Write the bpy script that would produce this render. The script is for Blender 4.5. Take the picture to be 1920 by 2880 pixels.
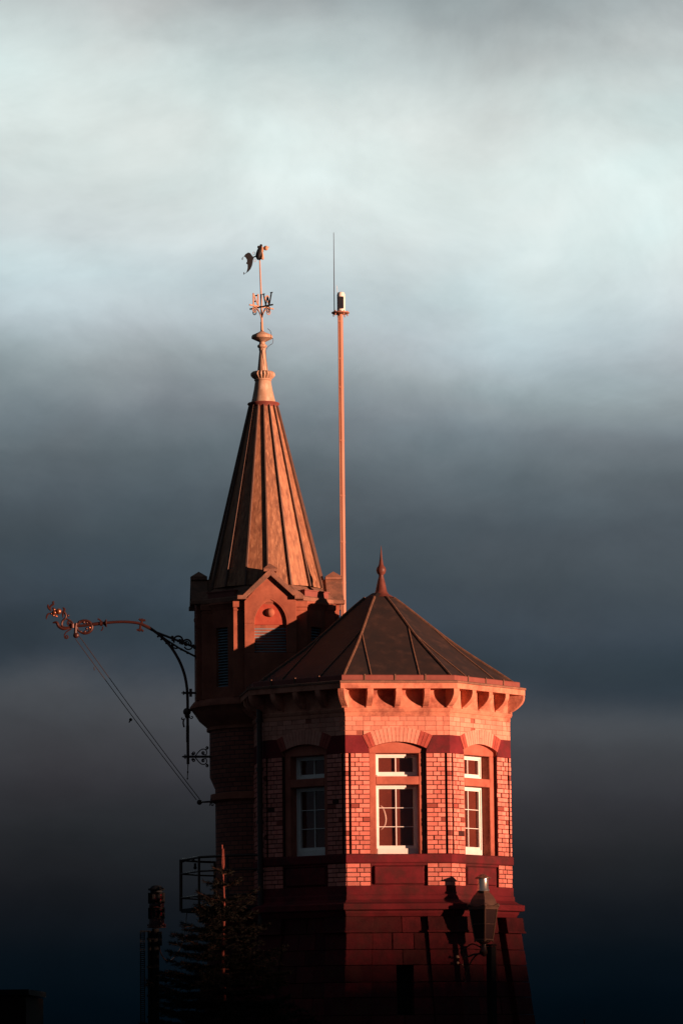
import bpy, bmesh, math, random
from mathutils import Vector, Matrix
random.seed(7)
S = bpy.context.scene
for o in list(bpy.data.objects): bpy.data.objects.remove(o)
R_ = math.radians; PI = math.pi
sin, cos, tan = math.sin, math.cos, math.tan

# ------------------------------------------------------------------ camera
F = 11000.0                       # focal length in pixels of the 1920 x 2880 photograph
PITCH = math.atan(1490 / F); ROLL = -0.0105
cam = bpy.data.cameras.new('camera'); camo = bpy.data.objects.new('camera', cam)
S.collection.objects.link(camo); S.camera = camo
CAMLOC = Vector((0, 0, 1.6))
CM = Matrix.Rotation(PI / 2 + PITCH, 3, 'X') @ Matrix.Rotation(ROLL, 3, 'Z')
camo.matrix_world = Matrix.Translation(CAMLOC) @ CM.to_4x4()
cam.sensor_fit = 'VERTICAL'; cam.sensor_height = 36; cam.lens = F / 2880 * 36
cam.clip_start = 0.5; cam.clip_end = 6000

def P(px, py, Y):
    d = CM @ Vector(((px - 960) / F, (1440 - py) / F, -1))
    return CAMLOC + d * ((Y - CAMLOC.y) / d.y)
def dirz(py):
    d = CM @ Vector((0, (1440 - py) / F, -1)); return d.normalized().z

# ------------------------------------------------------------------ light
SUN_AZ, SUN_EL = R_(57.5), R_(1.9)
EXPO = 1.0
S.view_settings.view_transform = 'Standard'; S.view_settings.look = 'None'
S.view_settings.exposure = EXPO; S.view_settings.gamma = 1
sv = Vector((sin(SUN_AZ) * cos(SUN_EL), -cos(SUN_AZ) * cos(SUN_EL), sin(SUN_EL)))
sl = bpy.data.lights.new('sun', 'SUN'); so = bpy.data.objects.new('sun', sl); S.collection.objects.link(so)
sl.energy = 5.0; sl.angle = R_(0.53); sl.color = (1.0, 0.53, 0.345)
so.rotation_euler = sv.to_track_quat('Z', 'Y').to_euler()

def lin(c):
    return tuple(((v / 255) / 12.92 if v / 255 <= .04045 else ((v / 255 + .055) / 1.055) ** 2.4) for v in c)
W = bpy.data.worlds.new('World'); S.world = W; W.use_nodes = True
nt = W.node_tree; nt.nodes.clear(); N = nt.nodes.new; L = nt.links.new
def wmath(op, a, b=None, c=None, clamp=False):
    n = N('ShaderNodeMath'); n.operation = op; n.use_clamp = clamp
    for i, v in enumerate((a, b, c)):
        if v is None: continue
        if isinstance(v, (int, float)): n.inputs[i].default_value = v
        else: L(v, n.inputs[i])
    return n.outputs[0]
tc = N('ShaderNodeTexCoord'); sep = N('ShaderNodeSeparateXYZ'); L(tc.outputs['Generated'], sep.inputs[0])
def wnoise(scale, vec_scale, detail, off=(0, 0, 0), rough=.5):
    m = N('ShaderNodeMapping'); m.inputs['Scale'].default_value = vec_scale; m.inputs['Location'].default_value = off
    L(tc.outputs['Generated'], m.inputs[0])
    n = N('ShaderNodeTexNoise'); n.inputs['Scale'].default_value = scale; n.inputs['Detail'].default_value = detail
    n.inputs['Roughness'].default_value = rough; n.inputs['Distortion'].default_value = .35
    L(m.outputs[0], n.inputs['Vector']); return n.outputs['Fac']
n1 = wnoise(9, (1, .8, 1.7), 4, (3.1, .2, .9))
n2 = wnoise(24, (1, .8, 1.7), 6, (.3, 4.2, 2.0), .6)
n3 = wnoise(17, (1, 1, 1.5), 6, (7.3, 1.2, 5.0), .6)
warp = wmath('ADD', wmath('MULTIPLY', wmath('SUBTRACT', n1, .5), .034), wmath('MULTIPLY', wmath('SUBTRACT', n2, .5), .014))
# clouds: the layers of the storm sky follow the height above the horizon, pushed about by noise
lowf = wmath('MULTIPLY', wmath('SUBTRACT', sep.outputs['Z'], .01), 9.0, clamp=True)
zz = wmath('ADD', sep.outputs['Z'], wmath('MULTIPLY', wmath('ADD', warp, wmath('MULTIPLY', sep.outputs['X'], .07)), lowf))
t = wmath('DIVIDE', zz, 0.32, clamp=True)
ramp = N('ShaderNodeValToRGB'); L(t, ramp.inputs[0]); ramp.color_ramp.interpolation = 'CARDINAL'
keys = [(2900, (1, 9, 16)), (2780, (4, 14, 22)), (2640, (13, 20, 27)), (2500, (26, 29, 34)), (2360, (38, 40, 44)), (2220, (52, 53, 58)),
        (2080, (64, 67, 72)), (2000, (70, 75, 81)), (1930, (55, 64, 73)), (1850, (50, 61, 70)), (1740, (60, 71, 81)), (1580, (68, 79, 87)),
        (1420, (82, 93, 101)), (1280, (101, 112, 119)), (1150, (125, 136, 143)), (1030, (153, 165, 170)), (920, (182, 195, 201)),
        (800, (200, 215, 219)), (650, (214, 229, 230)), (480, (221, 235, 234)), (300, (214, 227, 226)), (160, (199, 210, 210)), (0, (172, 181, 183)), (-300, (120, 130, 136))]
cr = ramp.color_ramp
while len(cr.elements) > 1: cr.elements.remove(cr.elements[-1])
first = True
for py, c in keys:
    p = min(1, max(0, dirz(py) / 0.32))
    e = cr.elements[0] if first else cr.elements.new(p)
    e.position = p; first = False
    e.color = (*lin(c), 1)
# patches: lighter and darker, cooler and warmer
pat = N('ShaderNodeMapRange'); L(n3, pat.inputs[0]); pat.inputs[1].default_value = .3; pat.inputs[2].default_value = .7
pat.inputs[3].default_value = .84; pat.inputs[4].default_value = 1.12
tint = N('ShaderNodeMix'); tint.data_type = 'RGBA'
n4 = wnoise(11, (1, 1, 2.0), 3, (1.3, 9.2, 4.0))
tr = N('ShaderNodeMapRange'); L(n4, tr.inputs[0]); tr.inputs[1].default_value = .38; tr.inputs[2].default_value = .62
L(tr.outputs[0], tint.inputs[0]); tint.inputs[6].default_value = (.975, 1.005, 1.0, 1); tint.inputs[7].default_value = (1.04, .99, .975, 1)
mul = N('ShaderNodeVectorMath'); mul.operation = 'MULTIPLY'; L(ramp.outputs[0], mul.inputs[0]); L(tint.outputs[2], mul.inputs[1])
mul2 = N('ShaderNodeVectorMath'); mul2.operation = 'SCALE'; L(mul.outputs[0], mul2.inputs[0]); L(pat.outputs[0], mul2.inputs['Scale'])
# the break in the clouds lies in this one part of the sky; storm cloud elsewhere
dot = N('ShaderNodeVectorMath'); dot.operation = 'DOT_PRODUCT'; L(tc.outputs['Generated'], dot.inputs[0])
dot.inputs[1].default_value = Vector((0, .978, .21)).normalized()
msk = N('ShaderNodeMapRange'); msk.interpolation_type = 'SMOOTHSTEP'; L(dot.outputs['Value'], msk.inputs[0])
msk.inputs[1].default_value = cos(R_(24)); msk.inputs[2].default_value = cos(R_(12))
cm = N('ShaderNodeMix'); cm.data_type = 'RGBA'; L(msk.outputs[0], cm.inputs[0])
cm.inputs[6].default_value = (.042, .055, .070, 1); L(mul2.outputs[0], cm.inputs[7])
STR = 0.1
sc = N('ShaderNodeVectorMath'); sc.operation = 'SCALE'; L(cm.outputs[2], sc.inputs[0]); sc.inputs['Scale'].default_value = 1 / (STR * 2 ** EXPO)
sky = N('ShaderNodeTexSky'); sky.sky_type = 'NISHITA'; sky.sun_disc = False
sky.sun_elevation = SUN_EL; sky.sun_rotation = PI - SUN_AZ
mx = N('ShaderNodeMix'); mx.data_type = 'RGBA'; mx.inputs[0].default_value = .001
L(sc.outputs[0], mx.inputs[6]); L(sky.outputs[0], mx.inputs[7])
bg = N('ShaderNodeBackground'); bg.inputs[1].default_value = STR; L(mx.outputs[2], bg.inputs[0])
wo = N('ShaderNodeOutputWorld'); L(bg.outputs[0], wo.inputs[0])

# ------------------------------------------------------------------ materials
MATS = {}
def mat(name, c1, c2=None, rough=.8, metal=0, scale=6, stretch=(1, 1, 1), bump=.0, bscale=40, island=0, c3=None, f3=.0, streak=None, spec=.3, grime=None):
    """c1..c2 mottled by noise; island: how far single bricks or blocks differ; c3: colour of a share f3 of the bricks"""
    if name in MATS: return MATS[name]
    m = bpy.data.materials.new(name); m.use_nodes = True; t_ = m.node_tree; nn = t_.nodes; lk = t_.links.new
    b = nn['Principled BSDF']; b.inputs['Roughness'].default_value = rough; b.inputs['Metallic'].default_value = metal
    b.inputs['Specular IOR Level'].default_value = spec
    co = nn.new('ShaderNodeTexCoord'); mp = nn.new('ShaderNodeMapping'); mp.inputs['Scale'].default_value = stretch
    lk(co.outputs['Object'], mp.inputs[0])
    no = nn.new('ShaderNodeTexNoise'); no.inputs['Scale'].default_value = scale; no.inputs['Detail'].default_value = 6; no.inputs['Roughness'].default_value = .62
    lk(mp.outputs[0], no.inputs['Vector'])
    r = nn.new('ShaderNodeMapRange'); r.inputs[1].default_value = .33; r.inputs[2].default_value = .67; lk(no.outputs['Fac'], r.inputs[0])
    mixc = nn.new('ShaderNodeMix'); mixc.data_type = 'RGBA'; lk(r.outputs[0], mixc.inputs[0])
    mixc.inputs[6].default_value = (*c1, 1); mixc.inputs[7].default_value = (*(c2 or c1), 1)
    out = mixc.outputs[2]
    if island:
        g = nn.new('ShaderNodeNewGeometry')
        if c3:
            gt = nn.new('ShaderNodeMath'); gt.operation = 'LESS_THAN'; gt.inputs[1].default_value = f3
            lk(g.outputs['Random Per Island'], gt.inputs[0])
            q = nn.new('ShaderNodeMix'); q.data_type = 'RGBA'; lk(gt.outputs[0], q.inputs[0]); lk(out, q.inputs[6]); q.inputs[7].default_value = (*c3, 1); out = q.outputs[2]
        mm = nn.new('ShaderNodeMath'); mm.operation = 'MULTIPLY'; mm.inputs[1].default_value = 7.13; lk(g.outputs['Random Per Island'], mm.inputs[0])
        fr = nn.new('ShaderNodeMath'); fr.operation = 'FRACT'; lk(mm.outputs[0], fr.inputs[0])
        r2 = nn.new('ShaderNodeMapRange'); r2.inputs[3].default_value = 1 - island; r2.inputs[4].default_value = 1 + island * .35; lk(fr.outputs[0], r2.inputs[0])
        s2 = nn.new('ShaderNodeVectorMath'); s2.operation = 'SCALE'; lk(out, s2.inputs[0]); lk(r2.outputs[0], s2.inputs['Scale']); out = s2.outputs[0]
    if grime:
        n5 = nn.new('ShaderNodeTexNoise'); n5.inputs['Scale'].default_value = 1.7; n5.inputs['Detail'].default_value = 8; n5.inputs['Roughness'].default_value = .7
        lk(co.outputs['Object'], n5.inputs['Vector'])
        r5 = nn.new('ShaderNodeMapRange'); r5.inputs[1].default_value = .47; r5.inputs[2].default_value = .63; r5.inputs[4].default_value = grime[1]; lk(n5.outputs['Fac'], r5.inputs[0])
        q = nn.new('ShaderNodeMix'); q.data_type = 'RGBA'; lk(r5.outputs[0], q.inputs[0]); lk(out, q.inputs[6]); q.inputs[7].default_value = (*grime[0], 1); out = q.outputs[2]
    if streak:
        n4_ = nn.new('ShaderNodeTexNoise'); n4_.inputs['Scale'].default_value = streak[2]; n4_.inputs['Detail'].default_value = 5
        m4 = nn.new('ShaderNodeMapping'); m4.inputs['Scale'].default_value = streak[1]; lk(co.outputs['Object'], m4.inputs[0]); lk(m4.outputs[0], n4_.inputs['Vector'])
        r4 = nn.new('ShaderNodeMapRange'); r4.inputs[1].default_value = .52; r4.inputs[2].default_value = .80; lk(n4_.outputs['Fac'], r4.inputs[0])
        q = nn.new('ShaderNodeMix'); q.data_type = 'RGBA'; lk(r4.outputs[0], q.inputs[0]); lk(out, q.inputs[6]); q.inputs[7].default_value = (*streak[0], 1); out = q.outputs[2]
    lk(out, b.inputs['Base Color'])
    if bump:
        nb = nn.new('ShaderNodeTexNoise'); nb.inputs['Scale'].default_value = bscale; nb.inputs['Detail'].default_value = 5; lk(co.outputs['Object'], nb.inputs['Vector'])
        bp = nn.new('ShaderNodeBump'); bp.inputs['Strength'].default_value = bump; bp.inputs['Distance'].default_value = .01
        lk(nb.outputs['Fac'], bp.inputs['Height']); lk(bp.outputs[0], b.inputs['Normal'])
    MATS[name] = m; return m

BRICK = mat('red_brick', (.70, .20, .155), (.76, .27, .21), .85, scale=9, bump=.3, bscale=60, island=.30, c3=(.26, .055, .04), f3=.08, grime=((.34, .075, .055), .45))
BRICK_UP = mat('pale_brick', (.60, .235, .165), (.68, .30, .215), .85, scale=5, bump=.35, bscale=60, island=.24, grime=((.42, .13, .09), .4))
ARCHB = mat('arch_brick', (.58, .23, .17), (.66, .29, .21), .85, scale=12, bump=.35, bscale=60, island=.14)
ARCHD = mat('arch_brick_dark', (.40, .085, .06), (.30, .05, .04), .85, scale=12, bump=.4, bscale=60, island=.14)
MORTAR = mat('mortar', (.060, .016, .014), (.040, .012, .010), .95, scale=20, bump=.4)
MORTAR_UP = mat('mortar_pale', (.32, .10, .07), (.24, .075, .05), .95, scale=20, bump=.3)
SAND = mat('red_sandstone', (.105, .007, .012), (.165, .014, .020), .9, scale=4, bump=.35, bscale=35, grime=((.05, .014, .013), .8))
SAND_L = mat('pale_sandstone', (.50, .18, .115), (.60, .25, .16), .9, scale=7, bump=.35, bscale=30, grime=((.20, .055, .038), .85))
SAND_M = mat('brown_sandstone', (.34, .095, .062), (.42, .13, .088), .9, scale=5, bump=.3, bscale=35, grime=((.20, .05, .035), .6))
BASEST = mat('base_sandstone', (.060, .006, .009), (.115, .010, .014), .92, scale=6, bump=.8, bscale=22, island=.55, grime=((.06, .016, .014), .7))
BELF = mat('belfry_sandstone', (.22, .065, .040), (.36, .12, .072), .9, scale=2.5, bump=.12, bscale=30, grime=((.16, .05, .032), .6))
BELFP = mat('tympanum_stone', (.27, .045, .028), (.36, .075, .045), .9, scale=6, bump=.3, bscale=30)
COPE = mat('weathered_coping', (.17, .085, .06), (.28, .13, .085), .9, scale=8, bump=.5, bscale=40, grime=((.07, .05, .04), .7))
COPPER = mat('old_copper_sheet', (.17, .070, .040), (.40, .185, .10), .62, scale=3, stretch=(6, 6, .30), bump=.1, bscale=20, island=.25,
             streak=((.47, .25, .14), (16, 16, .42), 2.4), spec=.35)
SEAM = mat('copper_seam', (.10, .06, .05), (.15, .085, .06), .6, scale=8)
LEADF = mat('finial_sheet', (.34, .21, .145), (.43, .28, .19), .55, scale=5, bump=.15, bscale=25, spec=.4, streak=((.62, .47, .36), (3, 3, 1.0), 5))
ROOFM = mat('dark_sheet_roof', (.022, .017, .016), (.036, .022, .018), .55, scale=3, bump=0, spec=.3, streak=((.060, .034, .026), (1, 1, 1), 5))
ROOFS = mat('roof_seam', (.085, .042, .028), (.15, .08, .05), .6, scale=14, bump=.3)
GUTT = mat('copper_gutter', (.17, .045, .035), (.22, .065, .05), .6, scale=6)
WHITE = mat('white_paint', (.78, .76, .72), (.70, .68, .64), .5, scale=8, spec=.4)
LOUV = mat('slate_paint', (.20, .27, .31), (.15, .21, .25), .6, scale=8)
IRON = mat('black_iron', (.030, .018, .016), (.055, .026, .02), .45, metal=.4, scale=20, spec=.5)
IRONR = mat('rusty_red_iron', (.060, .015, .010), (.030, .009, .008), .45, metal=.35, scale=12, spec=.5)
GILT = mat('copper_gilt', (.34, .12, .06), (.12, .04, .025), .35, metal=.7, scale=14, spec=.5)
VANE_SHADED = mat('shaded_vane_sheet', (.010, .012, .016), (.016, .018, .022), .6, scale=20)  # shade put into the colour, for vane parts turned from the sun
RODM = mat('orange_rod', (.50, .30, .19), (.40, .22, .14), .5, scale=10, spec=.4)
LETTER_LIT = mat('lit_letter_sheet', (.42, .25, .17), (.34, .19, .12), .5, scale=10)  # lit counterpart of the vane sheet, sunlight put into the colour
POLEM = mat('mast_paint', (.40, .20, .135), (.32, .145, .10), .55, scale=4, stretch=(1, 1, .3))
STEEL = mat('brushed_steel', (.70, .62, .52), (.6, .52, .44), .28, metal=.9, scale=10)
LAMPC = mat('lantern_copper', (.14, .075, .048), (.09, .045, .032), .45, metal=.15, scale=7, spec=.5, bump=.1)
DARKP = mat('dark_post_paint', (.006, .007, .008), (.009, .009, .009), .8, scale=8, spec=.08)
DARKG = mat('panel_glass', (.02, .022, .03), (.03, .03, .035), .15, scale=8)
GREYS = mat('galvanised_steel', (.009, .012, .015), (.014, .017, .020), .7, scale=10, spec=.1)
NEED = mat('fir_needles', (.005, .006, .004), (.009, .008, .004), .8, scale=12)
TWIG = mat('fir_twig', (.03, .012, .007), (.045, .016, .010), .8, scale=12)
TRUNK = mat('fir_bark', (.26, .065, .045), (.15, .035, .026), .8, scale=18, bump=.3)
BLIND = mat('dark_red_blind', (.17, .048, .034), (.13, .034, .026), .9, scale=3)
FINM = mat('finial_dark_copper', (.085, .026, .019), (.14, .042, .030), .5, scale=8)
ROOMW = mat('dark_room_wall', (.20, .07, .055), (.15, .05, .04), .9, scale=3)
REDL = mat('red_lens', (.22, .006, .010), (.15, .005, .008), .2, scale=6)
ROPE = mat('rope', (.02, .015, .013), (.03, .02, .018), .9, scale=30)
GROUND = mat('asphalt', (.045, .045, .045), (.06, .058, .055), .95, scale=2, bump=.3)
ADDED_RIDGE = mat('added_ridge_green', (.02, .03, .015), (.035, .04, .02), .95, scale=.3, bump=.5, bscale=2)  # colour of the unseen ridge added to block the sun
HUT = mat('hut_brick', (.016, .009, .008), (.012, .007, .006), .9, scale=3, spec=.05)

def glass_mat():
    m = bpy.data.materials.new('window_glass'); m.use_nodes = True; t_ = m.node_tree; nn = t_.nodes; nn.clear(); lk = t_.links.new
    tr_ = nn.new('ShaderNodeBsdfTransparent'); tr_.inputs[0].default_value = (.80, .70, .66, 1)
    gl = nn.new('ShaderNodeBsdfGlossy'); gl.inputs['Roughness'].default_value = .03; gl.inputs[0].default_value = (1, 1, 1, 1)
    lw = nn.new('ShaderNodeLayerWeight'); pw = nn.new('ShaderNodeMath'); pw.operation = 'POWER'; pw.inputs[1].default_value = 4; lk(lw.outputs['Facing'], pw.inputs[0])
    fr = nn.new('ShaderNodeMath'); fr.operation = 'MULTIPLY_ADD'; lk(pw.outputs[0], fr.inputs[0]); fr.inputs[1].default_value = .7; fr.inputs[2].default_value = .045
    no = nn.new('ShaderNodeTexNoise'); no.inputs['Scale'].default_value = 3.5
    bp = nn.new('ShaderNodeBump'); bp.inputs['Strength'].default_value = .12; bp.inputs['Distance'].default_value = .02; lk(no.outputs['Fac'], bp.inputs['Height']); lk(bp.outputs[0], gl.inputs['Normal'])
    mxx = nn.new('ShaderNodeMixShader'); lk(fr.outputs[0], mxx.inputs[0]); lk(tr_.outputs[0], mxx.inputs[1]); lk(gl.outputs[0], mxx.inputs[2])
    oo = nn.new('ShaderNodeOutputMaterial'); lk(mxx.outputs[0], oo.inputs[0]); return m
GLASS = glass_mat()
def brickshader(name, cx, cy, R, c1, c2, mo):
    """bricks laid round a vertical axis at object point (cx, cy)"""
    m = bpy.data.materials.new(name); m.use_nodes = True; t_ = m.node_tree; nn = t_.nodes; lk = t_.links.new; b = nn['Principled BSDF']; b.inputs['Roughness'].default_value = .9
    co = nn.new('ShaderNodeTexCoord'); sp = nn.new('ShaderNodeSeparateXYZ'); sb = nn.new('ShaderNodeVectorMath'); sb.operation = 'SUBTRACT'
    lk(co.outputs['Object'], sb.inputs[0]); sb.inputs[1].default_value = (cx, cy, 0); lk(sb.outputs[0], sp.inputs[0])
    a = nn.new('ShaderNodeMath'); a.operation = 'ARCTAN2'; lk(sp.outputs[0], a.inputs[0]); lk(sp.outputs[1], a.inputs[1])
    ml = nn.new('ShaderNodeMath'); ml.operation = 'MULTIPLY'; lk(a.outputs[0], ml.inputs[0]); ml.inputs[1].default_value = R
    cb = nn.new('ShaderNodeCombineXYZ'); lk(ml.outputs[0], cb.inputs[0]); lk(sp.outputs[2], cb.inputs[1])
    br = nn.new('ShaderNodeTexBrick'); br.inputs['Scale'].default_value = 1; br.inputs['Brick Width'].default_value = .19; br.inputs['Row Height'].default_value = .077
    br.inputs['Mortar Size'].default_value = .008; br.inputs['Color1'].default_value = (*c1, 1); br.inputs['Color2'].default_value = (*c2, 1); br.inputs['Mortar'].default_value = (*mo, 1)
    lk(cb.outputs[0], br.inputs['Vector']); lk(br.outputs['Color'], b.inputs['Base Color'])
    bp = nn.new('ShaderNodeBump'); bp.invert = True; bp.inputs['Strength'].default_value = .6; bp.inputs['Distance'].default_value = .02; lk(br.outputs['Fac'], bp.inputs['Height']); lk(bp.outputs[0], b.inputs['Normal'])
    return m

# ------------------------------------------------------------------ mesh helpers
class MB:
    def __init__(s): s.v = []; s.f = []; s.m = []; s.mi = 0
    def add(s, vs, fs):
        n = len(s.v); s.v += [Vector(v) for v in vs]
        for f in fs: s.f.append([i + n for i in f]); s.m.append(s.mi)
        return s
    def prism(s, a, b):
        """two matching outlines joined into a closed solid"""
        n = len(a); return s.add(list(a) + list(b), [list(range(n)), list(range(2 * n - 1, n - 1, -1))] + [[i, (i + 1) % n, n + (i + 1) % n, n + i] for i in range(n)])
    def box(s, c, sx, sy, sz, rz=0):
        c = Vector(c); M = Matrix.Rotation(rz, 3, 'Z'); o = [c + M @ Vector((x * sx / 2, y * sy / 2, 0)) for x, y in ((-1, -1), (1, -1), (1, 1), (-1, 1))]
        u = Vector((0, 0, sz / 2)); return s.prism([p - u for p in o], [p + u for p in o])
    def lathe(s, prof, n, c, az0=0, wave=None, close=True, dx=0):
        """prof: (radius, z) from the top down or the bottom up; dx leans the axis"""
        rows = []; z0 = prof[0][1]
        for j, (r, z) in enumerate(prof):
            rows.append([(c[0] + dx * (z - z0) + (r * (wave(j, i) if wave else 1)) * sin(az0 + 2 * PI * i / n), c[1] - (r * (wave(j, i) if wave else 1)) * cos(az0 + 2 * PI * i / n), z) for i in range(n)])
        vs = [p for r in rows for p in r]; fs = []
        for j in range(len(rows) - 1):
            for i in range(n): fs.append([j * n + i, j * n + (i + 1) % n, (j + 1) * n + (i + 1) % n, (j + 1) * n + i])
        if close: fs.append(list(range(n))); fs.append([(len(rows) - 1) * n + i for i in range(n)][::-1])
        return s.add(vs, fs)
    def tube(s, pts, r, n=8, closed=False):
        pts = [Vector(p) for p in pts]; m = len(pts); rs = r if isinstance(r, (list, tuple)) else [r] * m
        t0 = (pts[1] - pts[0]).normalized(); up = Vector((0, 1, 0)) if abs(t0.y) < .9 else Vector((1, 0, 0))
        x = t0.cross(up).normalized(); rows = []
        for i, p in enumerate(pts):
            a = pts[(i - 1) % m] if (closed or i > 0) else p; b = pts[(i + 1) % m] if (closed or i < m - 1) else p
            tt = (b - a).normalized(); x = (x - tt * x.dot(tt)).normalized(); y = tt.cross(x)
            rows.append([p + (x * cos(2 * PI * k / n) + y * sin(2 * PI * k / n)) * rs[i] for k in range(n)])
        fs = []
        for j in range(m if closed else m - 1):
            for k in range(n): fs.append([j * n + k, j * n + (k + 1) % n, ((j + 1) % m) * n + (k + 1) % n, ((j + 1) % m) * n + k])
        if not closed: fs.append(list(range(n))[::-1]); fs.append([(m - 1) * n + k for k in range(n)])
        return s.add([p for r_ in rows for p in r_], fs)
    def ball(s, c, r, sc_=(1, 1, 1), n=14, m=9):
        c = Vector(c); rows = []
        for j in range(1, m):
            a = PI * j / m; rows.append([c + Vector((r * sc_[0] * sin(a) * cos(2 * PI * k / n), r * sc_[1] * sin(a) * sin(2 * PI * k / n), r * sc_[2] * cos(a))) for k in range(n)])
        vs = [p for q in rows for p in q]; fs = []
        for j in range(m - 2):
            for k in range(n): fs.append([j * n + k, j * n + (k + 1) % n, (j + 1) * n + (k + 1) % n, (j + 1) * n + k])
        t_ = len(vs); vs += [c + Vector((0, 0, r * sc_[2])), c - Vector((0, 0, r * sc_[2]))]
        for k in range(n): fs.append([t_, (k + 1) % n, k]); fs.append([t_ + 1, (m - 2) * n + k, (m - 2) * n + (k + 1) % n])
        return s.add(vs, fs)
    def build(s, name, mats, parent=None, smooth=False, bevel=0):
        if not isinstance(mats, (list, tuple)): mats = [mats]
        me = bpy.data.meshes.new(name); org = Vector((0, 0, 0)); q = parent
        while q is not None: org = org + Vector(q.location); q = q.parent
        me.from_pydata([v - org for v in s.v], [], s.f)
        for i, p in enumerate(me.polygons): p.material_index = s.m[i]
        for m_ in mats: me.materials.append(m_)
        bm = bmesh.new(); bm.from_mesh(me); bmesh.ops.recalc_face_normals(bm, faces=bm.faces); bm.to_mesh(me); bm.free()
        if smooth: me.shade_smooth(); me.set_sharp_from_angle(angle=R_(40))
        o = bpy.data.objects.new(name, me); S.collection.objects.link(o); o.parent = parent
        if bevel:
            b = o.modifiers.new('bevel', 'BEVEL'); b.width = bevel; b.segments = 1; b.limit_method = 'ANGLE'
        return o
def tag(o, label=None, cat=None, group=None, kind=None):
    for k, v in (('label', label), ('category', cat), ('group', group), ('kind', kind)):
        if v: o[k] = v
    return o
def thing(name, loc, label, cat, group=None):
    o = bpy.data.objects.new(name, None); o.empty_display_size = .3; S.collection.objects.link(o); o.location = loc
    return tag(o, label, cat, group)
def smoothpath(pts, k=6):
    out = []; n = len(pts); pts = [Vector(p) for p in pts]
    for i in range(n - 1):
        p0, p1, p2, p3 = pts[max(0, i - 1)], pts[i], pts[i + 1], pts[min(n - 1, i + 2)]
        for j in range(k):
            t_ = j / k; out.append(.5 * ((2 * p1) + (p2 - p0) * t_ + (2 * p0 - 5 * p1 + 4 * p2 - p3) * t_ ** 2 + (3 * p1 - p0 - 3 * p2 + p3) * t_ ** 3))
    return out + [pts[-1]]

# ------------------------------------------------------------------ setting
g = MB(); g.add([(-3000, -1500, 0), (3000, -1500, 0), (3000, 4500, 0), (-3000, 4500, 0)], [[0, 1, 2, 3]])
tag(g.build('ground', GROUND), kind='structure')
# unseen ridge added off to the right to shade the foot of the tower
h = MB(); sd = Vector((sv.x, sv.y, 0)).normalized(); sp_ = Vector((-sd.y, sd.x, 0)); base = Vector((0, 66, 0)) + sd * 340
HH = 3.76 + 340 * tan(SUN_EL) - .0
rows = []
for i in range(61):
    u = (i - 30) * 9; top = HH + .25 * sin(i * 1.7) + .2 * sin(i * .63)
    rows.append([base + sp_ * u + sd * a + Vector((0, 0, z)) for a, z in ((-8, 0), (-5, top * .6), (0, top), (30, top * .9), (60, 0))])
vs = [p for r in rows for p in r]; fs = []
for i in range(60):
    for j in range(4): fs.append([i * 5 + j, i * 5 + j + 1, (i + 1) * 5 + j + 1, (i + 1) * 5 + j])
fs += [[0, 1, 2, 3, 4], [304, 303, 302, 301, 300]]
h.add(vs, fs); tag(h.build('sun_block_ridge', ADDED_RIDGE), kind='structure')

# ------------------------------------------------------------------ the tower: frame of reference
OY = 66.0; q = P(1070.8, 2250, OY); OC = Vector((q.x, OY, 0))
PX = .00586                                            # metres per photograph pixel on the octagon's faces
SIDE = 293.5 * PX; AP = SIDE / 2 / tan(R_(22.5)); PHI = R_(7.3)
T225 = tan(R_(22.5)); C225 = cos(R_(22.5))
def zf(py): return P(1070, py, OY - AP * .985).z         # heights read on the front face
def fr(k):
    a = PHI + k * PI / 4; return Vector((sin(a), -cos(a), 0)), Vector((cos(a), sin(a), 0))
def fp(k, u, d, z):
    n, t_ = fr(k); v = OC + n * (AP + d) + t_ * u; return Vector((v.x, v.y, z))
def fbox(mb, k, u0, u1, d0, d1, z0, z1):
    mb.prism([fp(k, u0, d1, z0), fp(k, u1, d1, z0), fp(k, u1, d1, z1), fp(k, u0, d1, z1)], [fp(k, u0, d0, z0), fp(k, u1, d0, z0), fp(k, u1, d0, z1), fp(k, u0, d0, z1)])
def fpoly(mb, k, pts, d0, d1):
    mb.prism([fp(k, u, d1, z) for u, z in pts], [fp(k, u, d0, z) for u, z in pts])
def oct_ring(mb, prof, n=8):
    mb.lathe([((AP + d) / C225, z) for d, z in prof], 8, OC, PHI - R_(22.5))
tower = thing('harbour_tower', (OC.x, OY, 0), 'red brick octagonal tower with dark roof joined to a round belfry with copper spire', 'tower')
HALF = SIDE / 2

Z = {k: zf(k) for k in (1902, 1916, 1925, 1940, 1991, 2003, 2015, 2068, 2105, 2118, 2183, 2206, 2402, 2428, 2492, 2528, 2541, 2558, 2570, 2578, 2624)}
WIN = (-1, 0, 1, 2)
def arc(r_px, half_ang, zc, n=12, du=0):
    return [(r_px * PX * sin(a) + du, zc + r_px * PX * cos(a)) for a in [half_ang * (2 * i / n - 1) for i in range(n + 1)]]
RI, RO, HA = 184, 224, R_(26.3)
ZC = zf(2086) - RI * PX                                 # centre of the window arches
def bricks_row(mb, k, u0, u1, z0, z1, widths, joint, start=0, d=0, rnd=.006, skip=None):
    u = u0; i = start
    while u < u1 - .01:
        w = widths[i % len(widths)] * PX; e = min(u + w, u1)
        if not (skip and skip(u, e, z0, z1)):
            dd = d + random.uniform(-rnd, rnd)
            if random.random() < .03: dd -= .012
            fbox(mb, k, u + joint / 2, e - joint / 2, -.06, dd, z0 + joint / 2, z1 - joint / 2)
        u = e; i += 1
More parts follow.
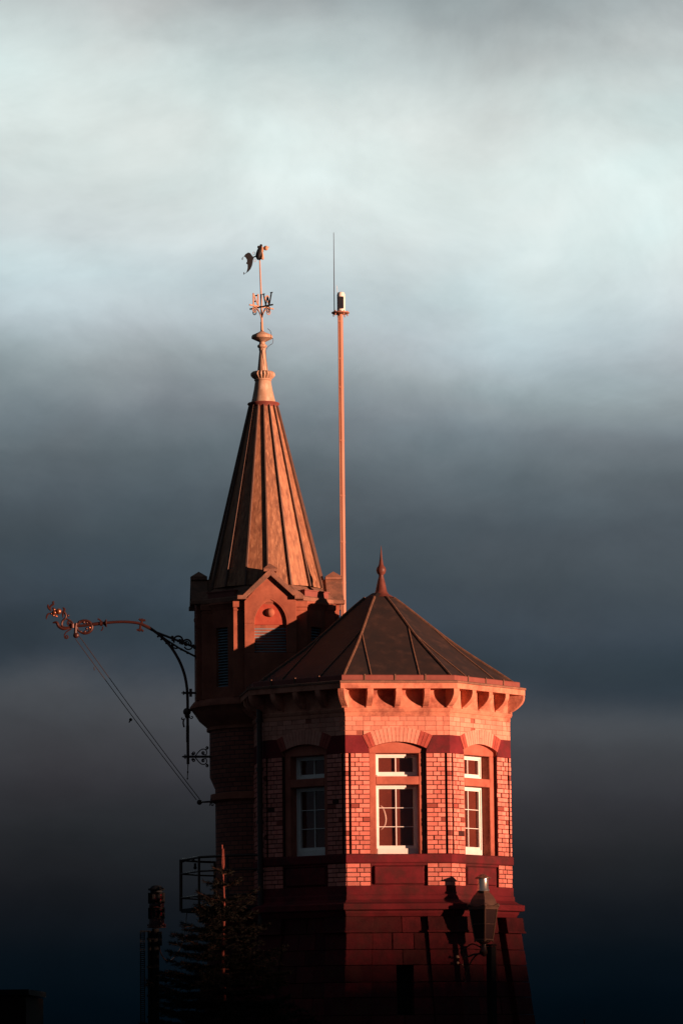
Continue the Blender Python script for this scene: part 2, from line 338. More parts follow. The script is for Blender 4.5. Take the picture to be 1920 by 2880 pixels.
for k in range(-3, 5):
    bwl = {-1: MB(), 1: MB()}; blo = {-1: MB(), 1: MB()}; bw = MB(); core = MB(); win = k in WIN
    HC = (AP - .075) * T225
    zt = Z[2015]; zb = Z[2492]
    # ---- core and mortar
    core.mi = 0
    a0 = 79.5 * PX; g0, g1 = 133 * PX, 139 * PX
    if win:
        for sg in (-1, 1):
            lo, hi = sorted((sg * a0, sg * HC)); fbox(core, k, lo, hi, -.34, -.07, Z[2428], Z[2118])
            lo, hi = sorted((sg * a0, sg * g0)); fbox(core, k, lo, hi, -.068, -.013, Z[2428], Z[2118])
            lo, hi = sorted((sg * g1, sg * HALF)); fbox(core, k, lo, hi, -.068, -.013, Z[2428], Z[2118])
        fbox(core, k, -HC, HC, -.34, -.07, zb, Z[2428])
        for sg in (-1, 1):
            lo, hi = sorted((sg * a0, sg * (HALF - .01))); fbox(core, k, lo, hi, -.068, -.013, zb, Z[2428])
        ar = arc(RI, HA, ZC)
        core.mi = 1
        fpoly(core, k, [(-HC, Z[2118]), (-HC, zt), (HC, zt), (HC, Z[2118]), (a0 + .003, Z[2118]), (a0 + .003, ar[-1][1])] + ar[::-1][1:-1] + [(-a0 - .003, ar[0][1]), (-a0 - .003, Z[2118])], -.34, -.012)
    else:
        fbox(core, k, -HC, HC, -.34, -.013, zb, Z[2068]); core.mi = 1; fbox(core, k, -HC, HC, -.34, -.012, Z[2068], zt)
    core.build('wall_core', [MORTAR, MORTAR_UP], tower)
    # ---- brick courses
    nrow = 22; rh = (Z[2118] - Z[2428 if not win else 2402]) / nrow
    zb_ = Z[2402] if win else Z[2428]
    rh = (Z[2118] - zb_) / nrow; J = .014
    for i in range(nrow):
        z0 = zb_ + i * rh; z1 = z0 + rh
        if win:
            bricks_row(bwl[1], k, a0, g0, z0, z1, (20, 21, 14) if i % 2 else (31, 24), J, d=.0)
            bricks_row(bwl[-1], k, -g0, -a0, z0, z1, (12.5, 21, 20) if i % 2 else (23, 30.5), J)
        else: bricks_row(bw, k, -g0, g0, z0, z1, (31, 20), J, start=i % 2)
        for sg in (-1, 1):
            lo, hi = sorted((sg * g1, sg * HALF)); fbox(bwl[sg] if win else bw, k, lo, hi, -.06, random.uniform(-.003, .003), z0 + J / 2, z1 - J / 2)
    n2_ = 5; rh2 = (Z[2428] - Z[2492]) / n2_
    for i in range(n2_):
        z0 = Z[2492] + i * rh2; z1 = z0 + rh2
        bricks_row(blo[1] if win else bw, k, a0, HALF - .002, z0, z1, (20, 21, 28) if i % 2 else (31, 37), J)
        bricks_row(blo[-1] if win else bw, k, -HALF + .002, -a0, z0, z1, (28, 21, 20) if i % 2 else (37, 31), J)
        if not win: bricks_row(bw, k, -a0, a0, z0, z1, (31, 20), J, start=i % 2)
    for q_ in ([bwl[-1], bwl[1], blo[-1], blo[1]] if win else [bw]): q_.build('brick_pier' if win else 'brick_wall', BRICK, tower)
    up = MB(); rh3 = (Z[2015] - Z[2068]) / 4
    def skp(u0, u1, z0, z1):
        if not win: return False
        return all(math.hypot(u, z - ZC) < RO * PX - .01 for u in (u0, u1) for z in (z0, z1))
    for i in range(4):
        z0 = Z[2068] + i * rh3
        bricks_row(up, k, -HALF + .001, HALF - .001, z0, z0 + rh3, (20, 31) if i % 2 else (31, 20, 31, 31), .006, rnd=.0015, skip=skp)
    up.build('brick_band', BRICK_UP, tower)
    # ---- stone band beside the arch
    sbs = {-1: MB(), 1: MB()}
    if win:
        po = (RO * PX + .004) * sin(HA), ZC + (RO * PX + .004) * cos(HA); pi_ = (RI * PX) * sin(HA) + .004, ZC + RI * PX * cos(HA)
        for sg in (-1, 1):
            fpoly(sbs[sg], k, [(sg * HALF, Z[2118]), (sg * HALF, Z[2068]), (sg * po[0], Z[2068]), (sg * max(pi_[0], a0), pi_[1]), (sg * a0, Z[2118])], -.05, .002)
    else: fbox(sbs[1], k, -HALF, HALF, -.05, .002, Z[2118], Z[2068])
    for q_ in sbs.values():
        if q_.v: q_.build('stone_band', SAND, tower, bevel=.003)
    if win:
        va = MB(); nv = 17
        for i in range(nv):
            a_, b_ = HA * (2 * i / nv - 1), HA * (2 * (i + 1) / nv - 1); gg = .00070
            va.mi = 1 if i in (0, 1, 15, 16) or (i == 14) else 0
            segs = [(RI, RO)] if i != 8 else [(RI, RI + 15), (RI + 15.8, RO)]
            for r0, r1 in segs:
                pts = [(r * PX * sin(x), ZC + r * PX * cos(x)) for r, x in ((r0, a_ + gg * 4), (r0, b_ - gg * 4), (r1, b_ - gg * 4), (r1, a_ + gg * 4))]
                fpoly(va, k, pts, -.11, .007 + random.uniform(-.002, .002))
        va.build('window_arch', [ARCHB, ARCHD], tower)
        # ---- stone window surround, white frames, glass
        D0 = -.072
        st = MB(); wi = 60.5 * PX
        ar = arc(RI, HA, ZC)
        for sg in (-1, 1):
            lo, hi = sorted((sg * wi, sg * (a0 + .002))); fbox(st, k, lo, hi, D0 - .26, D0, Z[2402], Z[2118])
        fbox(st, k, -wi, wi, D0 - .26, D0 + .001, Z[2206], Z[2183])
        fpoly(st, k, [(-a0, Z[2118]), (a0, Z[2118])] + [(max(-a0, min(a0, u)), z) for u, z in ar[::-1]], D0 - .26, D0 + .0005)
        so_ = st.build('window', SAND_M, tower, bevel=.008)
        wf = MB(); D1 = D0 - .165
        def wframe(za, zb2, board):
            o1, i1 = wi, wi - 6.5 * PX; i2 = i1 - 5 * PX
            for sg in (-1, 1):
                lo, hi = sorted((sg * i1, sg * o1)); fbox(wf, k, lo, hi, D1 - .07, D1, za, zb2)
                lo, hi = sorted((sg * i2, sg * i1)); fbox(wf, k, lo, hi, D1 - .07, D1 - .018, za + board, zb2 - 6 * PX)
            fbox(wf, k, -i1, i1, D1 - .07, D1 + .0, zb2 - 6 * PX, zb2)
            fbox(wf, k, -i2, i2, D1 - .07, D1 - .018, zb2 - 10 * PX, zb2 - 6 * PX)
            fbox(wf, k, -i1, i1, D1 - .07, D1 + .012, za, za + board)
            fbox(wf, k, -i2, i2, D1 - .07, D1 - .018, za + board, za + board + 8 * PX)
            return i2, za + board + 8 * PX, zb2 - 10 * PX
        i2, la, lb = wframe(Z[2402], Z[2206] - .004, 17 * PX)
        i3, ua, ub = wframe(Z[2183], Z[2118] - .004, 6 * PX)
        mw = 1.25 * PX; DM = D1 - .03
        fbox(wf, k, -mw, mw, DM - .03, DM, la, lb); fbox(wf, k, -mw, mw, DM - .03, DM, ua, ub)
        for j in (1, 2):
            zz_ = la + (lb - la) * j / 3; fbox(wf, k, -i2, i2, DM - .03, DM - .004, zz_ - mw * .7, zz_ + mw * .7)
        wf.build('window_frame', WHITE, so_)
        gl = MB()
        for z_a, z_b in ((la, lb), (ua, ub)): gl.add([fp(k, -i2, D1 - .05, z_a), fp(k, i2, D1 - .05, z_a), fp(k, i2, D1 - .05, z_b), fp(k, -i2, D1 - .05, z_b)], [[0, 1, 2, 3]])
        gl.build('window_glass', GLASS, so_)
        bd = MB(); fbox(bd, k, -i2, i2, D1 - .085, D1 - .078, la - .01, lb + .01); fbox(bd, k, -i2, i2, D1 - .085, D1 - .078, ua - .01, ub + .01); bd.build('window_blind', BLIND, so_)
        # ---- panel under the sill
        pn = MB(); fbox(pn, k, -a0 - .002, a0 + .002, -.069, -.045, Z[2492], Z[2428])
        b0, z0, z1 = 68 * PX, zf(2485), zf(2438)
        pn.prism([fp(k, -b0, .0, z0), fp(k, b0, 0, z0), fp(k, b0, 0, z1), fp(k, -b0, 0, z1)], [fp(k, -b0 - .02, -.046, z0 - .02), fp(k, b0 + .02, -.046, z0 - .02), fp(k, b0 + .02, -.046, z1 + .02), fp(k, -b0 - .02, -.046, z1 + .02)])
        fbox(pn, k, -a0, a0, -.05, -.008, zf(2434), Z[2428])
        pn.build('sill_panel', SAND, tower, bevel=.004)
    # ---- brackets under the eaves
    for bu in (-80, 0, 80):
        b = MB(); w = 8.5 * PX
        pr = []
        ztp, zbt = Z[1940], Z[1991]
        for j in range(9):
            tt = j / 8; pr.append((.215 - .195 * (1 - cos(tt * PI / 2)) ** .9 if False else .215 * cos(tt * PI / 2) ** .75 + .022, ztp - .03 - (ztp - .03 - zbt - .02) * tt))
        pr = [(-.02, ztp), (.235, ztp), (.235, ztp - .03)] + [(.215 * (1 - tt ** 2.1) + .02, ztp - .03 - (ztp - .05 - zbt) * tt) for tt in [j / 8 for j in range(9)]] + [(.03, zbt), (-.02, zbt)]
        b.prism([fp(k, bu * PX - w, d, z) for d, z in pr], [fp(k, bu * PX + w, d, z) for d, z in pr])
        b.build('bracket', SAND_L, tower, bevel=.004)
    a = PHI + k * PI / 4 + R_(22.5); n = Vector((sin(a), -cos(a), 0)); t_ = Vector((cos(a), sin(a), 0)); b = MB(); w = 9 * PX; RC = AP / C225
    def cpnt(u, d, z): v = OC + n * (RC + d) + t_ * u; return Vector((v.x, v.y, z))
    pr2 = [(d * 1.06 if d > 0 else -.12, z) for d, z in pr]
    b.prism([cpnt(-w, d, z) for d, z in pr2], [cpnt(w, d, z) for d, z in pr2]); b.build('bracket', SAND_L, tower, bevel=.004)
# rings round the octagon
r = MB(); oct_ring(r, [(-.3, Z[1940]), (.001, Z[1940]), (.001, Z[1991] + .0), (.03, Z[1991]), (.04, zf(1995)), (.02, Z[2003]), (.006, Z[2003]), (.006, Z[2015]), (-.3, Z[2015])]); r.build('frieze', SAND_L, tower, bevel=.003)
r = MB(); oct_ring(r, [(-.3, Z[1925]), (.245, Z[1925]), (.245, Z[1940]), (-.3, Z[1940])]); r.build('cornice', SAND_L, tower)
r = MB(); oct_ring(r, [(-.3, Z[1916]), (.19, Z[1916]), (.262, zf(1919)), (.262, zf(1924.5)), (-.3, zf(1924.5))]); r.build('cornice_slab', COPE, tower)
r = MB(); oct_ring(r, [(.06, zf(1903)), (.155, zf(1901)), (.165, zf(1903)), (.165, Z[1916]), (.06, Z[1916])]); gut = r.build('gutter', GUTT, tower)
for k in range(-3, 5):
    for u in (-.55, -.05, .45):
        gb = MB(); fbox(gb, k, u - .012, u + .012, .15, .178, Z[1916], zf(1899)); gb.build('gutter_strap', ROOFS, gut)
r = MB(); oct_ring(r, [(-.3, Z[2402] + .0), (.002, Z[2402]), (.022, zf(2405)), (.022, zf(2425)), (.004, Z[2428]), (-.3, Z[2428])]); r.build('sill_band', SAND, tower, bevel=.004)
r = MB(); oct_ring(r, [(-.3, Z[2492]), (.012, Z[2492]), (.012, zf(2515)), (.03, zf(2519)), (.03, zf(2530)), (.09, zf(2538)), (.185, zf(2543)), (.185, zf(2559)), (.10, zf(2562)), (.09, zf(2568)), (.05, Z[2578]), (-.3, Z[2578])]); r.build('plinth_cornice', SAND, tower, bevel=.004)
# inside of the room
r = MB(); r.lathe([((AP - .36) / C225, Z[1940]), ((AP - .36) / C225, Z[1991])], 8, OC, PHI - R_(22.5)); r.build('room_ceiling', ROOMW, tower)
r = MB(); r.lathe([((AP - .36) / C225, zf(2470)), ((AP - .36) / C225, zf(2480))], 8, OC, PHI - R_(22.5)); r.build('room_floor', ROOMW, tower)
r = MB(); r.box((OC.x, OC.y + .1, (Z[1991] + zf(2470)) / 2), 2.2, .12, Z[1991] - zf(2470), PHI); r.build('room_partition', ROOMW, tower)

# ---- battered stone base
BAT = .128
zb0 = Z[2578]
def dbat(z): return -.02 + (zb0 - z) * BAT
core = MB(); oct_ring(core, [(dbat(zb0) - .30, zb0), (dbat(0) - .30, -.1)]); core.build('base_core', DARKP, tower)
courses = [2578, 2624, 2671, 2715, 2763, 2806, 2856]; zc_ = [zf(c) for c in courses]
while zc_[-1] > .3: zc_.append(zc_[-1] - .29)
zc_.append(-.05)
PW = 70 * PX
def hexa(mb, k, u0, u1, dd0, dd1, z0, z1, th=.32):
    f0 = lambda z, e: dbat(z) + e
    mb.prism([fp(k, u0[0], f0(z0, dd1), z0), fp(k, u1[0], f0(z0, dd1), z0), fp(k, u1[1], f0(z1, dd1), z1), fp(k, u0[1], f0(z1, dd1), z1)],
             [fp(k, u0[0], f0(z0, dd0), z0), fp(k, u1[0], f0(z0, dd0), z0), fp(k, u1[1], f0(z1, dd0), z1), fp(k, u0[1], f0(z1, dd0), z1)])
def hw(z, e): return (AP + dbat(z) + e) * T225
for k in range(-3, 5):
    w = MB(); prs = {-1: MB(), 1: MB()}; E = .12 if k == 1 else .045
    for i in range(len(zc_) - 1):
        z1, z0 = zc_[i] - .004, zc_[i + 1] + .004
        for sg in (-1, 1):
            pier = prs[sg]; e = E + random.uniform(-.004, .004) + (.05 if i == 0 else 0)
            A0, A1 = hw(z0, e), hw(z1, e); B0, B1 = hw(z0, 0) - PW, hw(z1, 0) - PW
            if sg > 0: hexa(pier, k, (B0, B1), (A0, A1), -.3, e, z0, z1)
            else: hexa(pier, k, (-A0, -A1), (-B0, -B1), -.3, e, z0, z1)
            if i == 0:
                if sg > 0: hexa(pier, k, (B0 - .015, B1 - .015), (A0 + .01, A1 + .01), .0, e + .018, z0, z0 + .035)
                else: hexa(pier, k, (-A0 - .01, -A1 - .01), (-B0 + .015, -B1 + .015), .0, e + .018, z0, z0 + .035)
        # wall between piers, course by course
        B0, B1 = hw(z0, 0) - PW - .004, hw(z1, 0) - PW - .004
        slit = k in (0, 2) and zc_[i] < zf(2700) and zc_[i + 1] > zf(2900)
        cuts = [-1, -.28 if i % 2 else .06, .48 if i % 2 else 1] + ([] if not i % 2 else [1])
        if slit:
            s0, s1 = -.08, .20
            hexa(w, k, (-B0, -B1), (s0 - .0, s0), -.3, random.uniform(-.008, .004), z0, z1); hexa(w, k, (s1, s1), (B0, B1), -.3, random.uniform(-.008, .004), z0, z1)
        else:
            for c0, c1 in zip(cuts[:-1], cuts[1:]):
                if c1 - c0 < .02: continue
                hexa(w, k, (c0 * B0 + .004, c0 * B1 + .004), (c1 * B0 - .004, c1 * B1 - .004), -.3, random.uniform(-.012, .006), z0, z1)
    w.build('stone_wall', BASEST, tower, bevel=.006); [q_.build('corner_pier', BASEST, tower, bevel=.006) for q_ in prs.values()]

# ---- octagon roof
ztop = P(1072, 1684, OY).z; zcap = P(1072, 1669, OY).z
rp = [(.27, ztop), (AP * .40 + .05, 0), (AP * .80, 0), (AP + .10, zf(1908))]
ze = rp[-1][1]
def roofz(d): # height of the roof over the distance from the axis
    s0 = (ztop - ze) / (AP + .10 - .25); base_ = ztop - (d - .25) * s0
    return base_ - .055 * sin(PI * min(1, max(0, (d - .25) / (AP - .15)))) ** 2
r = MB(); ds = [.25 + (AP + .10 - .25) * i / 12 for i in range(13)]
r.lathe([(.12, zcap)] + [(d / C225, roofz(d)) for d in ds] + [((AP + .10) / C225, ze - .03), (.5, ze - .03)], 8, OC, PHI - R_(22.5))
roof = r.build('roof', ROOFM, tower)
sm = MB()
for k in range(-3, 5):
    n, t_ = fr(k); a = PHI + k * PI / 4 + R_(22.5); nc = Vector((sin(a), -cos(a), 0))
    sm.tube([Vector((OC.x, OC.y, 0)) + nc * (d / C225) + Vector((0, 0, roofz(d) + .006)) for d in ds], .022, 6)
    for u in (-.50, .43):
        uu = u * HALF; dst = abs(uu) / T225
        dd = [dst + (AP + .09 - dst) * i / 7 for i in range(8)]
        sm.tube([OC + n * d + t_ * uu + Vector((0, 0, roofz(d) + .004)) for d in dd], .014, 4)
sm.build('roof_seam', ROOFS, roof)
fx = P(1070.5, 1670, OY); FC = Vector((fx.x + .005, OY, 0)); zz_ = lambda py: P(1070, py, OY).z
fn = MB(); fn.lathe([(.003, zz_(1535)), (.022, zz_(1570)), (.040, zz_(1589)), (.05, zz_(1592)), (.075, zz_(1597)), (.083, zz_(1604)), (.070, zz_(1612)), (.042, zz_(1617)), (.040, zz_(1621)), (.058, zz_(1632)), (.10, zz_(1664)), (.135, zz_(1672)), (.24, zz_(1682))][::-1], 20, FC, dx=.009)
fn.build('roof_finial', FINM, roof, smooth=True)

# ------------------------------------------------------------------ belfry and spire
BY = 67.33; q = P(749.8, 1800, BY); BC = Vector((q.x, BY, 0)); QX = BY / F * 1.005; BPH = R_(4.3)
def zbf(py): return P(760, py, BY - 200 * QX).z
def bfr(k): a = BPH + k * PI / 4; return Vector((sin(a), -cos(a), 0)), Vector((cos(a), sin(a), 0))
def bp(k, u, d, z): n, t_ = bfr(k); v = BC + n * d + t_ * u; return Vector((v.x, v.y, z))
def bpoly(mb, k, pts, d0, d1): mb.prism([bp(k, u, d1, z) for u, z in pts], [bp(k, u, d0, z) for u, z in pts])
def bbox(mb, k, u0, u1, d0, d1, z0, z1): bpoly(mb, k, [(u0, z0), (u1, z0), (u1, z1), (u0, z1)], d0, d1)
RD, RB = 187 * QX, 200 * QX
zl = zbf(1958)
# drum, with the four louvred openings left open
ow, oz0, oz1 = 22 * QX, zbf(1925), zbf(1757)
dr = MB(); NN = 96
half_op = math.asin(ow / RD)
def inopen(a):
    x = (a - BPH - PI / 4) % (PI / 2); x = min(x, PI / 2 - x); return x < half_op
angs = sorted(set([round((BPH + 2 * PI * i / NN) % (2 * PI), 6) for i in range(NN)] + [round((BPH + PI / 4 + j * PI / 2 + s_ * half_op) % (2 * PI), 6) for j in range(4) for s_ in (-1, 1)]))
zs = [zl, oz0, oz1, zbf(1700)]
for i, a in enumerate(angs):
    b = angs[(i + 1) % len(angs)]; mid = a + ((b - a) % (2 * PI)) / 2
    for j in range(3):
        op = j == 1 and inopen(mid)
        if op: continue
        pts = []
        for rr in (RD, RD - .16):
            pts.append([Vector((BC.x + rr * sin(x), BC.y - rr * cos(x), z)) for x, z in ((a, zs[j]), (b, zs[j]), (b, zs[j + 1]), (a, zs[j + 1]))])
        dr.prism(pts[0], pts[1])
bm_drum = dr.build('belfry_wall', BELF, tower)
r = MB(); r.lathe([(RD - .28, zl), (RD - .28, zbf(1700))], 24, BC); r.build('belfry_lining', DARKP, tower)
for k in (1, 3, 5, 7):
    lv = MB(); ns = 21
    for i in range(ns):
        z = oz0 + (oz1 - oz0) * (i + .5) / ns; hh = (oz1 - oz0) / ns
        lv.prism([bp(k, u, d, zq) for u, d, zq in ((-ow, RD - .05, z - hh * .35), (ow, RD - .05, z - hh * .35), (ow, RD - .15, z + hh * .45), (-ow, RD - .15, z + hh * .45))],
                 [bp(k, u, d, zq + .012) for u, d, zq in ((-ow, RD - .05, z - hh * .35), (ow, RD - .05, z - hh * .35), (ow, RD - .15, z + hh * .45), (-ow, RD - .15, z + hh * .45))])
    lv.build('louvre', LOUV, tower)
# cornice round the belfry
r = MB(); r.lathe([((d * QX) / C225, z) for d, z in ((120, zbf(1672)), (188, zbf(1672)), (194, zbf(1676)), (194, zbf(1686)), (187, zbf(1688)))], 8, BC, BPH - R_(22.5)); r.build('belfry_cornice', COPE, tower)
r = MB(); r.lathe([(d * QX, z) for d, z in ((150, zbf(1687)), (198, zbf(1687)), (198, zbf(1692)), (192, zbf(1697)), (190, zbf(1703)), (187.5, zbf(1708)), (150, zbf(1708)))], 96, BC, BPH); r.build('belfry_moulding', BELF, tower, smooth=True)
# low eaves roof and gutters between the gables
r = MB(); r.lathe([((d * QX) / C225, z) for d, z in ((140, zbf(1632)), (186, zbf(1671)), (140, zbf(1671)))], 8, BC, BPH - R_(22.5)); r.build('eaves_roof', COPE, tower)
for k in (1, 3, 5, 7):
    r = MB(); bbox(r, k, -50 * QX, 50 * QX, 176 * QX, 188 * QX, zbf(1672), zbf(1657)); bbox(r, k, -53 * QX, 53 * QX, 174 * QX, 191 * QX, zbf(1657), zbf(1654)); r.build('eaves_gutter', GUTT, tower)
# gabled bays
BW = 72 * QX
def parch(w, h, zs_, n=10):
    r_ = (w * w + h * h) / (2 * w); c = w - r_; a1 = math.acos(max(-1, min(1, -c / r_)))
    right = [(c + r_ * cos(a1 * i / n), zs_ + r_ * sin(a1 * i / n)) for i in range(n + 1)]
    return right, [(-u, z) for u, z in right[::-1]][1:]
for k in (0, 2, 4, 6):
    b = MB(); zsp, ze_, zap = zbf(1753), zbf(1690), zbf(1611)
    ri, le = parch(44 * QX, 66 * QX, zsp); zlo = zbf(1836); aw = 44 * QX
    bpoly(b, k, [(-BW, zsp), (-BW, ze_), (0, zap), (BW, ze_), (BW, zsp), (aw, zsp)] + (ri + le)[1:-1] + [(-aw, zsp)], RB - .25, RB)
    for sg in (-1, 1):
        lo, hi = sorted((sg * aw, sg * BW)); bbox(b, k, lo, hi, RB - .25, RB, zlo, zsp)
    bbox(b, k, -BW, BW, RB - .25, RB, zl, zlo)
    bay = b.build('gabled_bay', BELF, tower, bevel=.006)
    sh = MB(); bbox(sh, k, -102.5 * QX, 102.5 * QX, 60 * QX, 185 * QX, zl, zbf(1706)); bbox(sh, k, -104 * QX, 104 * QX, 60 * QX, 189 * QX, zbf(1706), zbf(1689)); bbox(sh, k, -102.5 * QX, 102.5 * QX, 60 * QX, 187 * QX, zbf(1716), zbf(1711)); sh.build('bay_shoulder', BELF, bay, bevel=.008)
    # raised ring round the arch and side shafts
    rg = MB(); ro, lo_ = parch(44 * QX, 66 * QX, zsp); r2_, l2_ = parch(50 * QX, 73 * QX, zsp)
    inn = ro + lo_; out = r2_ + l2_
    for i in range(len(inn) - 1):
        rg.prism([bp(k, inn[i][0], RB - .012, inn[i][1]), bp(k, out[i][0], RB + .002, out[i][1]), bp(k, out[i + 1][0], RB + .002, out[i + 1][1]), bp(k, inn[i + 1][0], RB - .012, inn[i + 1][1])],
                 [bp(k, inn[i][0], RB - .03, inn[i][1]), bp(k, out[i][0], RB - .03, out[i][1]), bp(k, out[i + 1][0], RB - .03, out[i + 1][1]), bp(k, inn[i + 1][0], RB - .03, inn[i + 1][1])])
    rg.build('arch_moulding', BELF, bay)
    ty = MB(); bpoly(ty, k, [(-aw, zbf(1756)), (aw, zbf(1756)), (aw, zsp)] + (ri + le)[1:-1] + [(-aw, zsp)], RB - .22, RB - .055); tym = ty.build('tympanum', BELFP, bay)
    bo = MB(); c = bp(k, 0, RB - .05, zbf(1722)); bo.ball(c, 12.5 * QX, (1, 1, 1), 20, 12); bo.build('boss', BELF, bay, smooth=True)
    lv = MB(); ns = 9; z_a, z_b = zbf(1834), zbf(1762)
    for i in range(ns):
        z = z_a + (z_b - z_a) * (i + .5) / ns; hh = (z_b - z_a) / ns
        q4 = ((-aw, RB - .07, z - hh * .35), (aw, RB - .07, z - hh * .35), (aw, RB - .17, z + hh * .45), (-aw, RB - .17, z + hh * .45))
        lv.prism([bp(k, u, d, zq) for u, d, zq in q4], [bp(k, u, d, zq + .014) for u, d, zq in q4])
    lv.build('louvre', LOUV, bay)
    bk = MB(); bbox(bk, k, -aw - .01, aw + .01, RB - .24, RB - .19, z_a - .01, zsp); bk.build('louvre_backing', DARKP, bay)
    # coping, kneelers and pinnacle
    cp = MB(); c0, c1 = RB - 34 * QX, RB + 13 * QX
    K = 86 * QX; th = 15 * QX; za = zbf(1599); zk = zbf(1683)
    for sg in (-1, 1):
        bpoly(cp, k, [(0, za), (0, za - th * 1.35), (sg * (K - 17 * QX), zk), (sg * K, zk)], c0, c1)
        lo, hi = sorted((sg * (BW - 6 * QX), sg * (K + 6 * QX))); bbox(cp, k, lo, hi, c0 + .02, c1 + .012, zbf(1686), zbf(1675))
        bpoly(cp, k, [(0, za - th * 1.35), (0, zap - .06), (sg * BW * .99, ze_ - .05), (sg * (K - 17 * QX), zk)], c0 + .03, RB + .003) if False else None
    cop = cp.build('coping', COPE, bay, bevel=.005)
    pc = MB(); w = 18 * QX; pd = (c0 + c1) / 2; hd = (c1 - c0) / 2 * .98
    zp0, zp1, zp2 = zbf(1625), zbf(1600), zbf(1583)
    bbox(pc, k, -w, w, pd - hd, pd + hd, zp1 - 8 * QX, zp1)
    sq = [(-w * 1.05, pd - hd * 1.03), (w * 1.05, pd - hd * 1.03), (w * 1.05, pd + hd * 1.03), (-w * 1.05, pd + hd * 1.03)]
    pc.add([bp(k, u, d, zp1 + .002) for u, d in sq] + [bp(k, 0, pd, zp2)], [[0, 1, 2, 3], [0, 1, 4], [1, 2, 4], [2, 3, 4], [3, 0, 4]])
    pc.build('pinnacle', COPE, bay)
    # small ridge roof running back to the spire
    rr = MB(); bpoly(rr, k, [(-74 * QX, zbf(1676)), (0, zbf(1606)), (74 * QX, zbf(1676))], 110 * QX, c0 + .002); rr.build('gable_roof', COPE, bay)
# spire
zs0, zs1 = P(741, 1143, BY).z, P(749, 1662, BY).z
sx = P(741, 1143, BY).x; LEAN = (sx - BC.x) / (zs0 - zs1)
sp = MB(); NS = 16; rt, rb = 38 * QX, 163 * QX
for i in range(NS):
    a0_ = BPH - R_(1) + 2 * PI * i / NS; a1_ = BPH - R_(1) + 2 * PI * (i + 1) / NS
    vs = []
    for j in range(11):
        f_ = j / 10; rr_ = rb + (rt - rb) * f_ ; z = zs1 + (zs0 - zs1) * f_
        for a in (a0_, a1_): vs.append((BC.x + LEAN * (z - zs1) + rr_ * sin(a), BC.y - rr_ * cos(a), z))
    sp.add(vs, [[2 * j, 2 * j + 1, 2 * j + 3, 2 * j + 2] for j in range(10)])
spire = sp.build('spire', COPPER, tower)
ss = MB()
for i in range(NS):
    a = BPH - R_(1) + 2 * PI * i / NS; n = Vector((sin(a), -cos(a), 0)); t_ = Vector((cos(a), sin(a), 0))
    A = Vector((BC.x, BC.y, zs1)) + n * rb; B = Vector((BC.x + LEAN * (zs0 - zs1), BC.y, zs0)) + n * rt
    w0, w1, h0, h1 = .013, .009, .042, .03
    ss.prism([A - t_ * w0 - n * .01, A + t_ * w0 - n * .01, A + t_ * w0 + n * h0, A - t_ * w0 + n * h0], [B - t_ * w1 - n * .01, B + t_ * w1 - n * .01, B + t_ * w1 + n * h1, B - t_ * w1 + n * h1])
ss.build('spire_seam', SEAM, spire)
zq = lambda py: P(737, py, BY).z
TOPC = Vector((P(741, 1143, BY).x, BY, 0))
def top_dx(py): return 0
prof = [(2.6, 930), (8, 934), (28, 943), (30, 946), (30, 952), (11, 961), (8, 962), (8.5, 968), (13, 971), (14, 975), (12, 978), (9, 980), (10, 984), (8.5, 987), (8.8, 990), (15, 1044)]
prof2 = [(15, 1044), (29, 1046), (34, 1051), (34.5, 1056), (30, 1062), (24, 1067)]
prof3 = [(24, 1067), (25, 1070), (22.5, 1073), (26, 1095), (31, 1118), (35, 1134)]
sf = MB(); dxl = -(P(741, 1143, BY).x - P(735.5, 930, BY).x) / (zq(1143) - zq(930)) * 1
LX = (P(736.5, 930, BY).x - P(741, 1143, BY).x) / (zq(930) - zq(1143))
def lean(pr): return [(r_ * QX, zq(y)) for r_, y in pr]
TB = lambda py: Vector((TOPC.x + LX * (zq(py) - zq(1143)), BY, 0))
sf.lathe(lean(prof)[::-1], 24, TB(1044), dx=LX)
sf.lathe(lean(prof2)[::-1], 80, TB(1067), dx=LX, wave=lambda j, i: 1 if j in (0, 5) else 1 + .05 * abs(sin(PI * i / 4)) - .05 + (.02 if i % 4 == 2 else 0) - (.09 if i % 4 == 0 else 0))
sf.lathe(lean(prof3)[::-1], 32, TB(1134), dx=LX)
sf.build('spire_finial', LEADF, spire, smooth=True)
r = MB(); r.lathe([(r_ * QX, zq(y)) for r_, y in ((38, 1148), (41, 1143), (46, 1137), (44, 1134), (34, 1134))], 32, TB(1140)); r.build('spire_collar', GUTT, spire, smooth=True)
wr = MB(); wr.tube(smoothpath([P(x, y, BY - .1) for x, y in ((752, 924), (759, 930), (763, 940), (762, 948), (768, 954), (766, 966), (760, 970), (753, 976), (748, 986), (748, 1000), (752, 1060))]), .004, 4)
wr.build('lightning_wire', IRON, spire)

